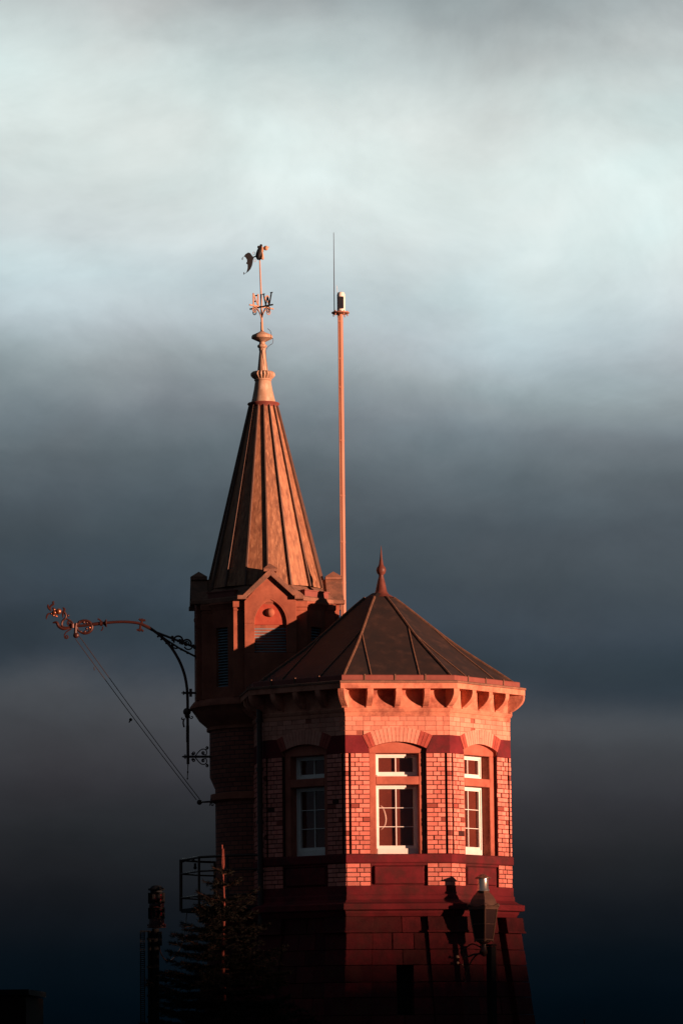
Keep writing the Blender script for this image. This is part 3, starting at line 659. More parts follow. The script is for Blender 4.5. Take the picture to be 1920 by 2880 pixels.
# corbel and stair shaft under the belfry
r = MB(); r.lathe([(d * QX, z) for d, z in ((150, zl), (206, zl), (217, zbf(1972)), (217, zbf(1978)), (212, zbf(1980)), (203, zbf(1992)), (190, zbf(2012)), (175, zbf(2025)), (168, zbf(2032)), (170, zbf(2034)), (170, zbf(2041)), (150, zbf(2041)))], 64, BC, BPH)
r.build('corbel', BELF, tower, smooth=True)
SBR = brickshader('shaft_brick', BC.x - OC.x, BC.y - OY, 1.0, (.30, .09, .06), (.20, .055, .04), (.07, .03, .025))
r = MB(); r.lathe([(d * QX, z) for d, z in ((162, zbf(2041)), (162, zbf(2172)), (155, zbf(2188)), (147, zbf(2206)), (146, zbf(2600)), (146, zbf(2601)))], 64, BC, BPH); r.build('stair_shaft', SBR, tower, smooth=True)
r = MB(); r.lathe([(d * QX, z) for d, z in ((140, zbf(2218)), (160, zbf(2222)), (161, zbf(2240)), (150, zbf(2246)), (140, zbf(2246)))], 48, BC, BPH); r.build('shaft_ledge', BELF, tower, smooth=True)
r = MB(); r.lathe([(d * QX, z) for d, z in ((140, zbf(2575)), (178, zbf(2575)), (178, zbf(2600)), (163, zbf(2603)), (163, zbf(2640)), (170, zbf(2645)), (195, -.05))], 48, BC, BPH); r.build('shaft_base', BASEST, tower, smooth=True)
# rainwater pipe where the octagon meets the shaft
r = MB(); a = PHI - R_(67.5); c = OC + Vector((sin(a), -cos(a), 0)) * (AP / C225 + .07)
r.tube([(c.x, c.y, zf(1960)), (c.x, c.y, zf(2590))], .045, 10)
for y in (2010, 2150, 2300, 2440, 2560): r.tube([(c.x, c.y, zf(y) - .03), (c.x, c.y, zf(y) + .03)], .058, 10)
r.build('rainwater_pipe', IRON, tower, smooth=True)

# ---- iron balcony on the stair shaft
FP = [(509, 66.75), (560, 65.75), (640, 65.35), (736, 65.15)]; BPp = [(509, 66.75), (560, 67.35), (604, 67.65)]
def bpt(i, py, front=True):
    x, Y = (FP if front else BPp)[i]; pz = P(509, py, 66.75).z; p = P(x, py, Y); return Vector((p.x, Y, pz))
bal = MB(); zfl0, zfl1 = P(509, 2567, 66.75).z, P(509, 2557, 66.75).z
outl = [bpt(i, 2560) for i in range(4)] + [Vector((bpt(3, 2560).x, 67.5, 0))] + [bpt(i, 2560, False) for i in (2, 1)]
bal.prism([Vector((p.x, p.y, zfl0)) for p in outl], [Vector((p.x, p.y, zfl1)) for p in outl])
balo = bal.build('balcony', GREYS, tower)
rl = MB()
for py, rr_ in ((2419, .022), (2458, .016), (2526, .016)):
    rl.tube([bpt(i, py) for i in range(4)], rr_, 8); rl.tube([bpt(i, py, False) for i in range(3)], rr_, 8)
for fq, i in ((True, 0), (True, 1), (True, 2), (True, 3), (False, 1), (False, 2)):
    a_, b_ = bpt(i, 2563, fq), bpt(i, 2417, fq); rl.tube([a_, b_], .021 if i else .028, 8)
rl.tube(smoothpath([bpt(0, 2421) + Vector((.03 * i, -.04 * i, -.02 * sin(i * 1.3))) for i in range(9)]), .014, 6)
rl.build('balcony_railing', IRON, balo)
bl = MB(); p = P(549, 2428, 66.2); bl.tube([p, p - Vector((0, 0, .05))], .02, 8); bl.ball(p - Vector((0, 0, .075)), .03); bl.build('balcony_lamp', GREYS, balo, smooth=True)
br = MB()
for px_ in (560, 575): 
    a_ = P(px_, 2568, 66.6); b_ = P(592, 2625, 66.9); br.box(((a_.x + b_.x) / 2 + .08, 66.7, zfl0 - .09), .35, .12, .16)
    break
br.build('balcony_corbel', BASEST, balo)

# ------------------------------------------------------------------ weathervane
VY = BY
vane = thing('weathervane', P(735.5, 930, VY), 'weathervane with horn-blowing figure and letters of the compass on the tip of the spire', 'weathervane')
rd = MB(); rd.tube([P(737, 932, VY), P(735.5, 860, VY), P(730.2, 726, VY)], [.020, .017, .011], 8)
rd.tube([P(737, 932, VY), P(736.3, 908, VY)], [.028, .022], 10); rd.ball(P(736.3, 908, VY), .026)
rod = rd.build('rod', RODM, vane, smooth=True)
HUB = P(735.2, 863, VY); UP = Vector((0, 0, 1))
LET = {'N': ([(0, 0, 0, 1), (0, 1, 1, 0), (1, 0, 1, 1)], -45), 'W': ([(0, 1, .27, 0), (.27, 0, .5, .72), (.5, .72, .73, 0), (.73, 0, 1, 1)], 45),
       'E': ([(0, 0, 0, 1), (0, 1, .8, 1), (0, .52, .6, .52), (0, 0, .8, 0)], -135), 'S': ([(.9, .85, .6, 1), (.6, 1, .15, .85), (.15, .85, .15, .6), (.15, .6, .85, .4), (.85, .4, .85, .13), (.85, .13, .45, 0), (.45, 0, .08, .15)], 135)}
for ch, (st, az) in LET.items():
    az = R_(az); dv = Vector((sin(az), -cos(az), 0)); nv_ = Vector((cos(az), sin(az), 0))
    arm = MB(); A = HUB + dv * .01; B = HUB + dv * .29
    arm.prism([A - nv_ * .008 - UP * .012, A + nv_ * .008 - UP * .012, A + nv_ * .008 + UP * .012, A - nv_ * .008 + UP * .012], [B - nv_ * .008 - UP * .012, B + nv_ * .008 - UP * .012, B + nv_ * .008 + UP * .012, B - nv_ * .008 + UP * .012])
    # scroll under the arm
    c = HUB + dv * .165 - UP * .075
    pts = [HUB - UP * .26 + dv * .004, HUB - UP * .20 + dv * .012, HUB - UP * .12 + dv * .04, HUB - UP * .055 + dv * .085]
    for i in range(15):
        a = R_(115) - i * R_(38); rr_ = .058 * (1 - i / 19); pts.append(c + dv * (rr_ * cos(a)) + UP * (rr_ * sin(a)))
    arm.tube(smoothpath(pts, 3), .0085, 6)
    ao = arm.build('compass_arm', LETTER_LIT if ch in 'NS' else VANE_SHADED, vane)  # sun-facing arms take the lit colour, the other two the shaded one
    lt = MB(); wl, hl = (.20, .205) if ch == 'W' else (.115, .205); a0_ = .055 if ch == 'W' else .08
    flip = ch in 'N' 
    for (x0, y0, x1, y1) in st:
        if ch in 'NE': x0, x1 = 1 - x0, 1 - x1
        p0 = HUB + dv * (a0_ + x0 * wl) + UP * (.014 + y0 * hl); p1 = HUB + dv * (a0_ + x1 * wl) + UP * (.014 + y1 * hl)
        d_ = (p1 - p0).normalized(); s_ = d_.cross(nv_).normalized() * (.013 if abs(x1 - x0) < .01 or ch == 'W' and (x0 in (.5, .73) or x1 == .5 and 0) else .010)
        lt.prism([p0 - s_ - nv_ * .005, p0 + s_ - nv_ * .005, p1 + s_ - nv_ * .005, p1 - s_ - nv_ * .005], [p0 - s_ + nv_ * .005, p0 + s_ + nv_ * .005, p1 + s_ + nv_ * .005, p1 - s_ + nv_ * .005])
    if ch == 'W':
        for xx in (0, 1):
            p = HUB + dv * (a0_ + xx * wl) + UP * (.014 + hl); lt.prism([p - dv * .03 - nv_ * .0055 - UP * .008, p + dv * .03 - nv_ * .0055 - UP * .008, p + dv * .03 - nv_ * .0055 + UP * .008, p - dv * .03 - nv_ * .0055 + UP * .008],
                 [p - dv * .03 + nv_ * .0055 - UP * .008, p + dv * .03 + nv_ * .0055 - UP * .008, p + dv * .03 + nv_ * .0055 + UP * .008, p - dv * .03 + nv_ * .0055 + UP * .008])
    lt.build('compass_letter', LETTER_LIT if ch in 'NS' else VANE_SHADED, ao)
def c7(x, y, Y=VY): return P(660 + x * .1275, 670 + y * .1275, Y)
def plate(mb, pts, th=.02, Y=VY): 
    a = [c7(x, y, Y) for x, y in pts]; mb.prism([p - Vector((0, th / 2, 0)) for p in a], [p + Vector((0, th / 2, 0)) for p in a])
tl = MB(); plate(tl, [(205, 400), (240, 350), (300, 315), (345, 330), (385, 385), (425, 430), (405, 480), (398, 540), (385, 600), (350, 680), (300, 735), (240, 775), (265, 740), (285, 660), (285, 580), (255, 560), (260, 535), (275, 515), (270, 470), (240, 420)], .014)
for cx, cy in ((170, 455), (205, 775)):
    tl.ball(c7(cx, cy), .011, (.8, 1, 2.2), 8, 6)
tl.tube([c7(200, 405), c7(170, 440)], .004, 5); tl.tube([c7(245, 770), c7(205, 780)], .004, 5)
tl.tube([c7(415, 420), c7(470, 395)], .012, 6)
tl.build('vane_tail', VANE_SHADED, vane)
sc2 = MB()
for cx, cy, s_ in ((425, 335, 1), (445, 490, -1)):
    sc2.tube([c7(cx + 20 * cos(a), cy + 34 * sin(a)) for a in [2 * PI * i / 12 for i in range(12)]], .0035, 5, closed=True)
sc2.build('tail_ring', LETTER_LIT, vane)
# the figure: body, arm and horn
fg = MB(); ctr = [(540, 470, 40), (530, 400, 72), (548, 330, 78), (556, 270, 66), (556, 225, 44), (558, 200, 32)]
sk = [c7(x, y) for x, y, r_ in ctr]; fg.tube(smoothpath(sk, 4), [v * .1275 * QX for v in [a + (b - a) * t_ for (a, b) in zip([c[2] for c in ctr[:-1]], [c[2] for c in ctr[1:]]) for t_ in (0, .25, .5, .75)] + [30]], 12)
fg.ball(c7(530, 195), 33 * .1275 * QX, (1, 1, 1)); fg.ball(c7(582, 165), 33 * .1275 * QX, (1, 1, 1.1))
fg.tube(smoothpath([c7(585, 250), c7(620, 300), c7(625, 260), c7(640, 225)], 4), .011, 8)
fg.build('vane_figure', [VANE_SHADED], vane, smooth=True)
fg2 = MB(); fg2.tube(smoothpath([c7(600, 470, VY - .03), c7(615, 420, VY - .04), c7(612, 350, VY - .04), c7(600, 300, VY - .03), c7(605, 240, VY - .03), c7(598, 180, VY - .02)], 4), [.020, .026, .030, .030, .024, .022, .02, .018, .017, .016, .016, .016, .018, .02, .022, .022, .02, .018, .016, .012, .008], 8)
fg2.build('figure_lit_front', RODM, vane, smooth=True)  # sunlit front of the figure, its light put into the colour
hn = MB(); A = c7(612, 225); B = c7(690, 218); hn.tube([A, c7(640, 222), c7(668, 218), B, c7(693, 217)], [.008, .022, .038, .044, .020], 16); hn.ball(c7(688, 217), .043, (1, .45, 1), 18, 12); hn.tube([B, c7(730, 205), c7(766, 188)], [.022, .012, .004], 8)
hn.build('horn', RODM, vane, smooth=True)

# ------------------------------------------------------------------ mast
MY = 68.6
mast = thing('antenna_mast', (P(966, 2000, MY).x, MY, 0), 'tall slim mast carrying a beacon lamp and whip aerial, behind the dark roof', 'mast')
def mx_(py, dx=0): return P(957 + (py - 880) * .0106 + dx, py, MY)
b0 = mx_(1740); b1 = mx_(882); dvv = (b0 - b1); gz = b0 + dvv * (b0.z / -dvv.z)
MR = 7.2 * MY / F
pl = MB(); pl.tube([gz, b1], MR, 16); pl.tube([gz + Vector((-MR * .85, -.055, 0)), b1 + Vector((-MR * .85, -.055, -.05))], .011, 6)
for y in (905, 1010, 1090, 1240, 1395, 1525, 1640): 
    c = mx_(y); pl.tube([c - dvv.normalized() * .012, c + dvv.normalized() * .012], MR * 1.05, 16)
    pl.box(c + Vector((-.03, -.06, 0)), .03, .04, .035)
pole = pl.build('mast_pole', POLEM, mast, smooth=True)
r = MB(); c = mx_(880); r.lathe([(.03, c.z - .035), (.15, c.z - .012), (.160, c.z - .005), (.160, c.z + .008), (.03, c.z + .012)], 32, c)
for a in range(6):
    p = c + Vector((.125 * sin(a + .5), -.125 * cos(a + .5), 0)); r.tube([p - Vector((0, 0, .06)), p + Vector((0, 0, .035))], .010, 6)
r.build('top_plate', POLEM, mast)
bc = MB(); c = mx_(850); zt_, zb_2 = mx_(823).z, mx_(878).z; bx = Vector((c.x + .013, c.y, 0))
bc.lathe([(.02, zt_ + .012), (.055, zt_), (.072, mx_(829).z), (.072, mx_(876).z), (.085, mx_(877).z), (.085, zb_2)][::-1], 20, bx); bc.tube([(bx.x - .06, bx.y, zt_ - .02), (bx.x - .075, bx.y, zt_ + .13)], .003, 4)
bco = bc.build('beacon_lamp', WHITE, mast, smooth=True)
bp_ = MB(); bp_.box((bx.x - .002, bx.y - .075, (mx_(836).z + mx_(870).z) / 2), .098, .012, mx_(836).z - mx_(870).z); bp_.build('solar_panel', DARKG, bco)
wh = MB(); wh.tube([mx_(880, -17), P(938, 654, MY)], [.009, .0045], 6); wh.build('whip_aerial', IRONR, mast)

# ------------------------------------------------------------------ wrought iron hoist arm
AY = 67.1
def c5(x, y): return P(100 + x * .3444, 1660 + y * .3444, AY)
def c2(x, y, Y=AY): return P(120 + x * .1913, 1680 + y * .1913, Y)
def c3(x, y): return P(380 + x * .2466, 1720 + y * .2466, AY)
AX = AY / F
hoist = thing('wall_hoist', P(528, 2150, AY), 'curved wrought iron arm with scrolls and flower tip reaching left from the belfry wall', 'hoist arm')
hm = MB()
main = [(325, 293), (400, 288), (470, 278), (540, 270), (590, 265), (650, 260), (720, 258), (790, 262), (850, 272), (920, 300), (980, 340), (1040, 390), (1100, 455), (1150, 530), (1190, 610), (1220, 700), (1236, 790), (1242, 880), (1243, 1000), (1243, 1080), (1246, 1420)]
path = smoothpath([c5(x, y) for x, y in main], 4)
hm.tube(path, [AX * (4.0 + (.8 if 300 < i else 0)) for i in range(len(path))], 10)
hm.tube([c5(1246, 1418), c5(1244, 1475), c5(1244, 1483), c5(1243, 1495), c5(1241, 1528), c5(1241, 1540), c5(1240, 1548)], [.010, .007, .016, .008, .006, .014, .003], 8)
for yy in range(1110, 1240, 9): hm.ball(c5(1243, yy), .030, (1, 1, .6), 8, 6)
ho = hm.build('arm_tube', IRONR, hoist, smooth=True)
bb = MB(); bb.ball(c3(593, 1143), 11.2 * AX, (1, 1, 1), 20, 12); bb.lathe([(.05, c3(0, 1190).z), (.035, c3(0, 1215).z), (.03, c3(0, 1225).z)], 12, c3(597, 1200)); bb.build('ball', IRON, hoist, smooth=True)
st_ = MB(); st_.tube([c3(60, 140), c3(240, 235), c3(420, 305), c3(560, 360), c3(765, 440)], .020, 8); st_.tube([c3(240, 235), c3(360, 325), c3(500, 415), c3(720, 530)], .017, 8)
st_.build('stay_bar', IRON, hoist, smooth=True)
def circ(mb, f, cx, cy, r_, tr_, a0=0, a1=360, n=18, sy=1):
    mb.tube([f(cx + r_ * cos(R_(a0 + (a1 - a0) * i / n)), cy + r_ * sy * sin(R_(a0 + (a1 - a0) * i / n))) for i in range(n + 1)], tr_, 6)
def spiral(mb, f, cx, cy, r_, tr_, a0, turns, sgn=1, pre=()):
    pts = [f(x, y) for x, y in pre]; n = int(abs(turns) * 14)
    for i in range(n + 1):
        a = R_(a0) + sgn * 2 * PI * turns * i / n; q_ = r_ * (1 - .8 * i / n); pts.append(f(cx + q_ * cos(a), cy + q_ * sin(a)))
    mb.tube(pts, tr_, 6)
sw = MB()
circ(sw, c3, 492, 330, 50, .016, 150, 370); circ(sw, c3, 590, 370, 50, .016, 170, 395); circ(sw, c3, 468, 370, 50, .013, 60, 200); circ(sw, c3, 610, 385, 48, .013, 20, 160)
spiral(sw, c3, 520, 350, 34, .011, 180, 1.3); spiral(sw, c3, 585, 370, 34, .011, 0, 1.3, -1)
for x, y in ((425, 290), (430, 325), (510, 325), (580, 355), (530, 432), (430, 385), (665, 385), (680, 415), (700, 400), (735, 408), (262, 285), (300, 318), (360, 360), (600, 470)):
    sw.ball(c3(x, y), random.uniform(.018, .028), (1, 1, .9), 8, 6)
sw.build('scrollwork', IRONR, hoist, smooth=True)
# decorated tip
tip = MB()
tip.tube([c2(620 + 112 * cos(a), 436 + 92 * sin(a)) for a in [2 * PI * i / 26 for i in range(26)]], [.018 if i in range(8, 15) else .026 for i in range(26)], 8, closed=True)
tip.tube([c2(735, 398), c2(860, 383)], .031, 10); tip.tube([c2(895, 385), c2(940, 382), c2(945, 382)], [.02, .075, .070], 14); tip.tube([c2(845, 385), c2(885, 383)], .045, 10)
tip.tube(smoothpath([c2(812, 315), c2(840, 330), c2(865, 355)], 3), .013, 6); tip.tube(smoothpath([c2(885, 430), c2(885, 465), c2(858, 490)], 3), .012, 6)
tip.tube(smoothpath([c2(150, 378), c2(180, 368), c2(215, 375), c2(240, 425), c2(300, 462), c2(360, 462), c2(425, 440)], 4), [.008 + .02 * sin(PI * i / 24) for i in range(25)], 8)
tip.tube(smoothpath([c2(318, 208), c2(348, 262), c2(340, 305), c2(300, 345), c2(285, 400), c2(310, 440), c2(370, 445), c2(440, 425)], 4), .020, 8)
tip.tube(smoothpath([c2(345, 300), c2(375, 330), c2(420, 350), c2(450, 385)], 4), .013, 8)
spiral(tip, c2, 395, 375, 38, .011, 60, 1.5, 1, ((440, 420),)); spiral(tip, c2, 355, 580, 32, .011, -160, 1.3, -1, ((430, 460), (385, 485), (345, 515), (322, 555)))
tip.tube([c2(440, 390), c2(440, 450)], .04, 10)
tip.tube([c2(500, 380), c2(490, 440), c2(488, 520)], .028, 8)
for x, y, r_ in ((380, 268, 18), (400, 330, 12), (425, 390, 16), (565, 505, 18), (625, 505, 22), (610, 365, 26), (655, 372, 20), (545, 360, 22), (650, 460, 22), (690, 480, 18)): tip.ball(c2(x, y), r_ * .1913 * AX, (1, 1, 1), 8, 6)
tip.build('arm_scrolls', IRONR, hoist, smooth=True)
fl = MB(); fl.ball(c2(238, 208), 46 * .1913 * AX, (1, 1, 1), 16, 10); fl.ball(c2(175, 225), 40 * .1913 * AX, (1, 1, .9), 10, 8)
for x, y, r_ in ((175, 180, 20), (165, 265, 20), (200, 275, 18), (135, 240, 20), (215, 280, 14), (695, 445, 22)): fl.ball(c2(x, y), r_ * .1913 * AX, (1, 1, 1), 8, 6)
fl.build('flower_bud', GILT, hoist, smooth=True)
for pts, w_ in (([(82, 105), (90, 150), (135, 205)], .016), ([(178, 62), (152, 70), (162, 98), (130, 120), (112, 160), (130, 200)], .014), ([(58, 325), (62, 285), (85, 245), (135, 232)], .012), ([(298, 150), (322, 170), (318, 200), (300, 240), (302, 300)], .017), ([(152, 150), (165, 175)], .016)):
    lf = MB(); pp = smoothpath([c2(x, y) for x, y in pts], 4); n_ = len(pp); lf.tube(pp, [w_ * (.35 + sin(PI * (i + .5) / n_)) for i in range(n_)], 6); lf.build('leaf', IRONR, hoist, smooth=True)
for cx, cy, s_ in ((1465, 325, 1), (1430, 490, -1)):
    lf = MB(); pp = [(cx - 45, cy - 8), (cx - 20, cy + 12 * s_), (cx, cy), (cx + 22, cy + 14 * s_), (cx + 50, cy + 12)]
    lf.tube(smoothpath([c2(x, y) for x, y in pp], 3), .019, 6); lf.tube([c2(cx, cy), c2(cx + (1448 - cx) * .6, 405)], .02, 6); lf.build('leaf_ornament', IRONR, hoist, smooth=True)
# wall fixings
wf_ = MB(); wf_.tube([c3(528, 928), c3(560, 928), c3(720, 928)], [.006, .020, .020], 8); wf_.box(c3(635, 926), 7.5 * AX, .07, 22 * AX); wf_.box(c3(553, 928), 3 * AX, .06, 11 * AX)
wf_.build('wall_bracket', IRON, hoist, smooth=True); wf_ = MB()
wf_.tube([c3(535, 1655), c3(560, 1655), c3(900, 1655)], [.006, .021, .021], 8); wf_.box(c3(573, 1655), 3 * AX, .06, 13 * AX)
for s_ in (1, -1):
    Yf = lambda y, s_=s_: 1656 + s_ * (y - 1656)
    f3 = lambda x, y: c3(x, Yf(y))
    spiral(wf_, f3, 667, 1614, 21, .009, 180, 1.5, -1, ((655, 1640),)); spiral(wf_, f3, 778, 1612, 19, .009, 100, 1.5, 1, ((812, 1635),)); spiral(wf_, f3, 820, 1553, 17, .009, 90, 1.4, -1, ((800, 1577),))
    wf_.tube(smoothpath([f3(690, 1645), f3(725, 1600), f3(760, 1572), (f3(800, 1572)), f3(818, 1600), f3(812, 1635)], 4), .009, 6)
wf_.build('wall_bracket', IRON, hoist, smooth=True)
hk = MB()
spiral(hk, c3, 540, 1218, 16, .010, 30, .7, 1, ((575, 1225),)); spiral(hk, c3, 645, 1203, 20, .009, 140, .8, -1, ((615, 1190),)); hk.tube(smoothpath([c3(556, 1235), c3(550, 1270), c3(560, 1320)], 3), .014, 6)
hk.build('hook', IRON, hoist, smooth=True)
pul = thing('pulley', P(563, 2256, AY), 'small round pulley on an iron rod fixed to the shaft wall below the hoist arm', 'pulley')
pm = MB(); c = c3(735, 2175); pm.ball(c, 7.6 * AX, (1, .7, 1), 18, 10); pm.tube([c, c3(860, 2168), c3(940, 2166)], [.014, .018, .022], 8); pm.build('pulley_rod', IRON, pul, smooth=True)
ps = MB(); spiral(ps, c3, 880, 2140, 20, .009, 90, 1, 1, ((895, 2165),)); spiral(ps, c3, 885, 2200, 20, .009, -90, 1, -1, ((850, 2215), (860, 2180))); ps.build('scroll', IRON, pul, smooth=True)
wb = thing('pulley_block', c2(495, 557), 'round pulley block hanging under the decorated tip of the hoist arm', 'pulley')
wm = MB(); wm.ball(c2(495, 557), 8.6 * AX, (1, .7, 1), 18, 10); wm.build('wheel', IRONR, wb, smooth=True)
wm = MB(); wm.tube([c2(488, 490), c2(488, 525)], .03, 8); wm.build('fork', IRON, wb)
for i, (x0, y0, x1, y1, lab) in enumerate(((213, 1797, 553, 2250, 'left one of two thin hoist ropes, a knot and a tag on it'), (223, 1788, 562, 2248, 'right one of two thin hoist ropes, smooth along its whole length'))):
    A, B = P(x0, y0, AY), P(x1, y1, AY); rp_ = MB(); pts = [A.lerp(B, j / 12) - Vector((0, 0, .03 * sin(PI * j / 12))) for j in range(13)]
    rp_.tube(pts, .0062, 6)
    if i == 0:
        kp = P(368, 2024, AY); rp_.ball(kp, .028, (1, 1, 1), 8, 6); rp_.tube([kp, kp + Vector((-.03, 0, -.05))], .012, 5)
        kp = P(265, 1876, AY); rp_.tube([kp, kp + Vector((.006, 0, -.06))], .008, 5)
    tag(rp_.build('hoist_rope', ROPE, smooth=True), lab, 'rope', 'hoist ropes')

# ------------------------------------------------------------------ wall lantern on the right face
LYc = 63.75
lc = P(1358.5, 2560, LYc); LQ = LYc / F * 1.0
lan = thing('wall_lantern', (lc.x, LYc, P(1358, 2652, LYc).z), 'old four-sided copper lantern with steel chimney held out from the tower wall', 'lantern')
def lz(py): return P(1358.5, py, LYc).z
LAZ = R_(5)
r = MB(); r.lathe([(.006, lz(2458)), (8 * LQ, lz(2461)), (23 * LQ, lz(2469)), (23 * LQ, lz(2471)), (10 * LQ, lz(2471))], 28, lc); cap = r.build('lantern_cap', LAMPC, lan, smooth=True)
r = MB(); r.lathe([(15 * LQ, lz(2470)), (15 * LQ, lz(2499)), (17 * LQ, lz(2502)), (18 * LQ, lz(2506)), (15 * LQ, lz(2508))], 28, lc); r.build('chimney', STEEL, lan, smooth=True)
def sqr(mb, prof): mb.lathe([(a * LQ, lz(y)) for a, y in prof], 4, lc, LAZ)
r = MB(); sqr(r, [(15, 2506), (19, 2511), (27, 2519), (34, 2530), (38, 2542), (40, 2552), (42, 2553), (42, 2556)]); dome = r.build('lantern_roof', LAMPC, lan)
cz = MB()
for i in range(4):
    a0_, a1_ = LAZ + i * PI / 2, LAZ + (i + 1) * PI / 2; A = Vector((lc.x + 42 * LQ * sin(a0_), lc.y - 42 * LQ * cos(a0_), lz(2552))); B = Vector((lc.x + 42 * LQ * sin(a1_), lc.y - 42 * LQ * cos(a1_), lz(2552)))
    for j in range(12):
        p = A.lerp(B, (j + .5) / 12); e = abs(j - 5.5) / 5.5; cz.ball(p + Vector((0, 0, .01 + .03 * e * e)), .014 + .008 * e, (1, 1, 1.2), 6, 5)
    cz.ball(A + Vector((0, 0, .03)), .026, (1, 1, 1), 8, 6); cz.tube([A, A.lerp(B, .5), B], .012, 6)
cz.build('cresting', LAMPC, dome)
fr_ = MB()
zt1, zb1 = lz(2556), lz(2643)
for i in range(4):
    a = LAZ + i * PI / 2; n0 = Vector((sin(a), -cos(a), 0)); a1 = LAZ + (i + 1) * PI / 2; n1_ = Vector((sin(a1), -cos(a1), 0))
    T = lc * 1; fr_.tube([Vector((lc.x, lc.y, zt1)) + n0 * 39 * LQ, Vector((lc.x, lc.y, zb1)) + n0 * 25 * LQ], .013, 6)
    for z, rr_, t_ in ((zt1, 39, .014), (zb1, 25, .016), (lz(2599), 32, .006)):
        fr_.tube([Vector((lc.x, lc.y, z)) + n0 * rr_ * LQ, Vector((lc.x, lc.y, z)) + n1_ * rr_ * LQ], t_, 6)
    for j in range(3): fr_.ball(Vector((lc.x, lc.y, zb1 - .02)) + (n0 * (1 - j / 3) + n1_ * (j / 3)) * 25 * LQ, .018, (1, 1, 1), 6, 5)
fr_.build('lantern_frame', LAMPC, lan)
def lampglass():
    m = bpy.data.materials.new('ribbed_lamp_glass'); m.use_nodes = True; b = m.node_tree.nodes['Principled BSDF']
    b.inputs['Base Color'].default_value = (.022, .008, .008, 1); b.inputs['Roughness'].default_value = .5; b.inputs['Specular IOR Level'].default_value = .25
    w_ = m.node_tree.nodes.new('ShaderNodeTexWave'); w_.inputs['Scale'].default_value = 26; bp2 = m.node_tree.nodes.new('ShaderNodeBump'); bp2.inputs['Strength'].default_value = .4
    co = m.node_tree.nodes.new('ShaderNodeTexCoord'); m.node_tree.links.new(co.outputs['Object'], w_.inputs[0]); m.node_tree.links.new(w_.outputs[1], bp2.inputs['Height']); m.node_tree.links.new(bp2.outputs[0], b.inputs['Normal'])
    return m
r = MB(); r.lathe([(37.5 * LQ, zt1), (24 * LQ, zb1)], 4, lc, LAZ); r.build('lantern_glass', lampglass(), lan)
r = MB(); r.lathe([(24 * LQ, lz(2644)), (14 * LQ, lz(2652)), (8 * LQ, lz(2656)), (9 * LQ, lz(2668)), (13 * LQ, lz(2676)), (10 * LQ, lz(2684)), (4 * LQ, lz(2690))], 12, lc); r.build('lantern_foot', IRON, lan, smooth=True)
# its bracket, fixed to the corner of the tower
def wallpt(py, u): return fp(1, u, dbat(zf(py)) + .075, lz(py))
wp = lambda x, y, Y: P(x, y, Y)
WYc = 63.9
arm_a = wallpt(2690, -HALF + .16)
br2 = MB(); plt0 = wallpt(2698, -HALF + .0); plt1 = wallpt(2762, -HALF + .03); plt0 = plt0; n1f, t1f = fr(1); o_ = n1f * .03
br2.tube([plt0 + o_, plt1 + o_], .016, 8)
for p, sgn in ((plt0, 1), (plt1, -1)):
    for s_ in (-1, 1):
        br2.tube(smoothpath([p + o_, p + o_ + t1f * s_ * .05 + UP * sgn * .02, p + o_ + t1f * s_ * (.11 if sgn > 0 else .05) + UP * (.05 * sgn)], 3), .015, 6)
        br2.ball(p + o_ + t1f * s_ * (.11 if sgn > 0 else .05) + UP * (.05 * sgn), .022, (1, 1, 1), 8, 6)
        if sgn > 0: br2.ball(p + o_ + t1f * s_ * .10 - UP * .05, .022, (1, 1, 1), 8, 6)
br2.build('wall_plate', RODM, lan)
ar2 = MB(); L0 = Vector((lc.x, lc.y, lz(2680))); Mid = plt0.lerp(L0, .5)
ar2.tube(smoothpath([plt0 + o_, Mid + UP * .02, L0], 5), .016, 8)
ar2.tube(smoothpath([plt1 + o_ + UP * .1, plt1.lerp(L0, .35) + UP * .16, plt1.lerp(L0, .7) + UP * .12, L0 - UP * .01], 5), .013, 8)
ar2.tube(smoothpath([plt0 + o_ + UP * .10, Mid + UP * .20, L0 + UP * .06], 5), .012, 8)
ar2.build('lantern_arm', IRON, lan, smooth=True)

# dark post under the lantern
PYc = 63.75; p = P(1381.5, 2760, PYc); PQ = PYc / F
po = thing('dark_post', (p.x, PYc, 0), 'thick black square post standing right below the lantern', 'post')
r = MB(); r.box((p.x, PYc, P(1381, 2662, PYc).z / 2), 21 * PQ, 21 * PQ, P(1381, 2662, PYc).z, R_(45) + R_(0)); r.build('shaft', DARKP, po, bevel=.01)
r = MB(); r.box((p.x, PYc, P(1381, 2660, PYc).z + .01), 23 * PQ, 23 * PQ, .03, R_(45)); r.build('cap', DARKP, po, bevel=.008)

# ------------------------------------------------------------------ glints of the front window, added as white shapes behind the glass
def c8(x, y, d):
    n, t_ = fr(0); yy = OC.y - (AP + d) * cos(PHI) ; return P(1000 + x / 5.88, 2040 + y / 5.88, yy + (1000 + x / 5.88 - 1085) * PX * sin(PHI) * 1.0)
DI = -.072 - .165 - .064
pts = smoothpath([c8(x, y, DI) for x, y in ((412, 1325), (450, 1370), (480, 1450), (497, 1540), (490, 1620), (465, 1680), (408, 1737))], 4)
rl2 = MB(); rl2.tube(pts, [.006 + .009 * sin(PI * (i + .5) / len(pts)) for i in range(len(pts))], 8)
tag(rl2.build('curved_glint', WHITE, smooth=True), 'curved white shape added as a sun glint in the front lower window', 'window glint')
rl2 = MB(); rl2.tube([c8(770, 1432, DI), c8(765, 1500, DI), c8(757, 1560, DI)], [.002, .0055, .002], 6)
tag(rl2.build('short_glint', WHITE), 'short thin white shape added as a glint in the right panes below', 'cord')

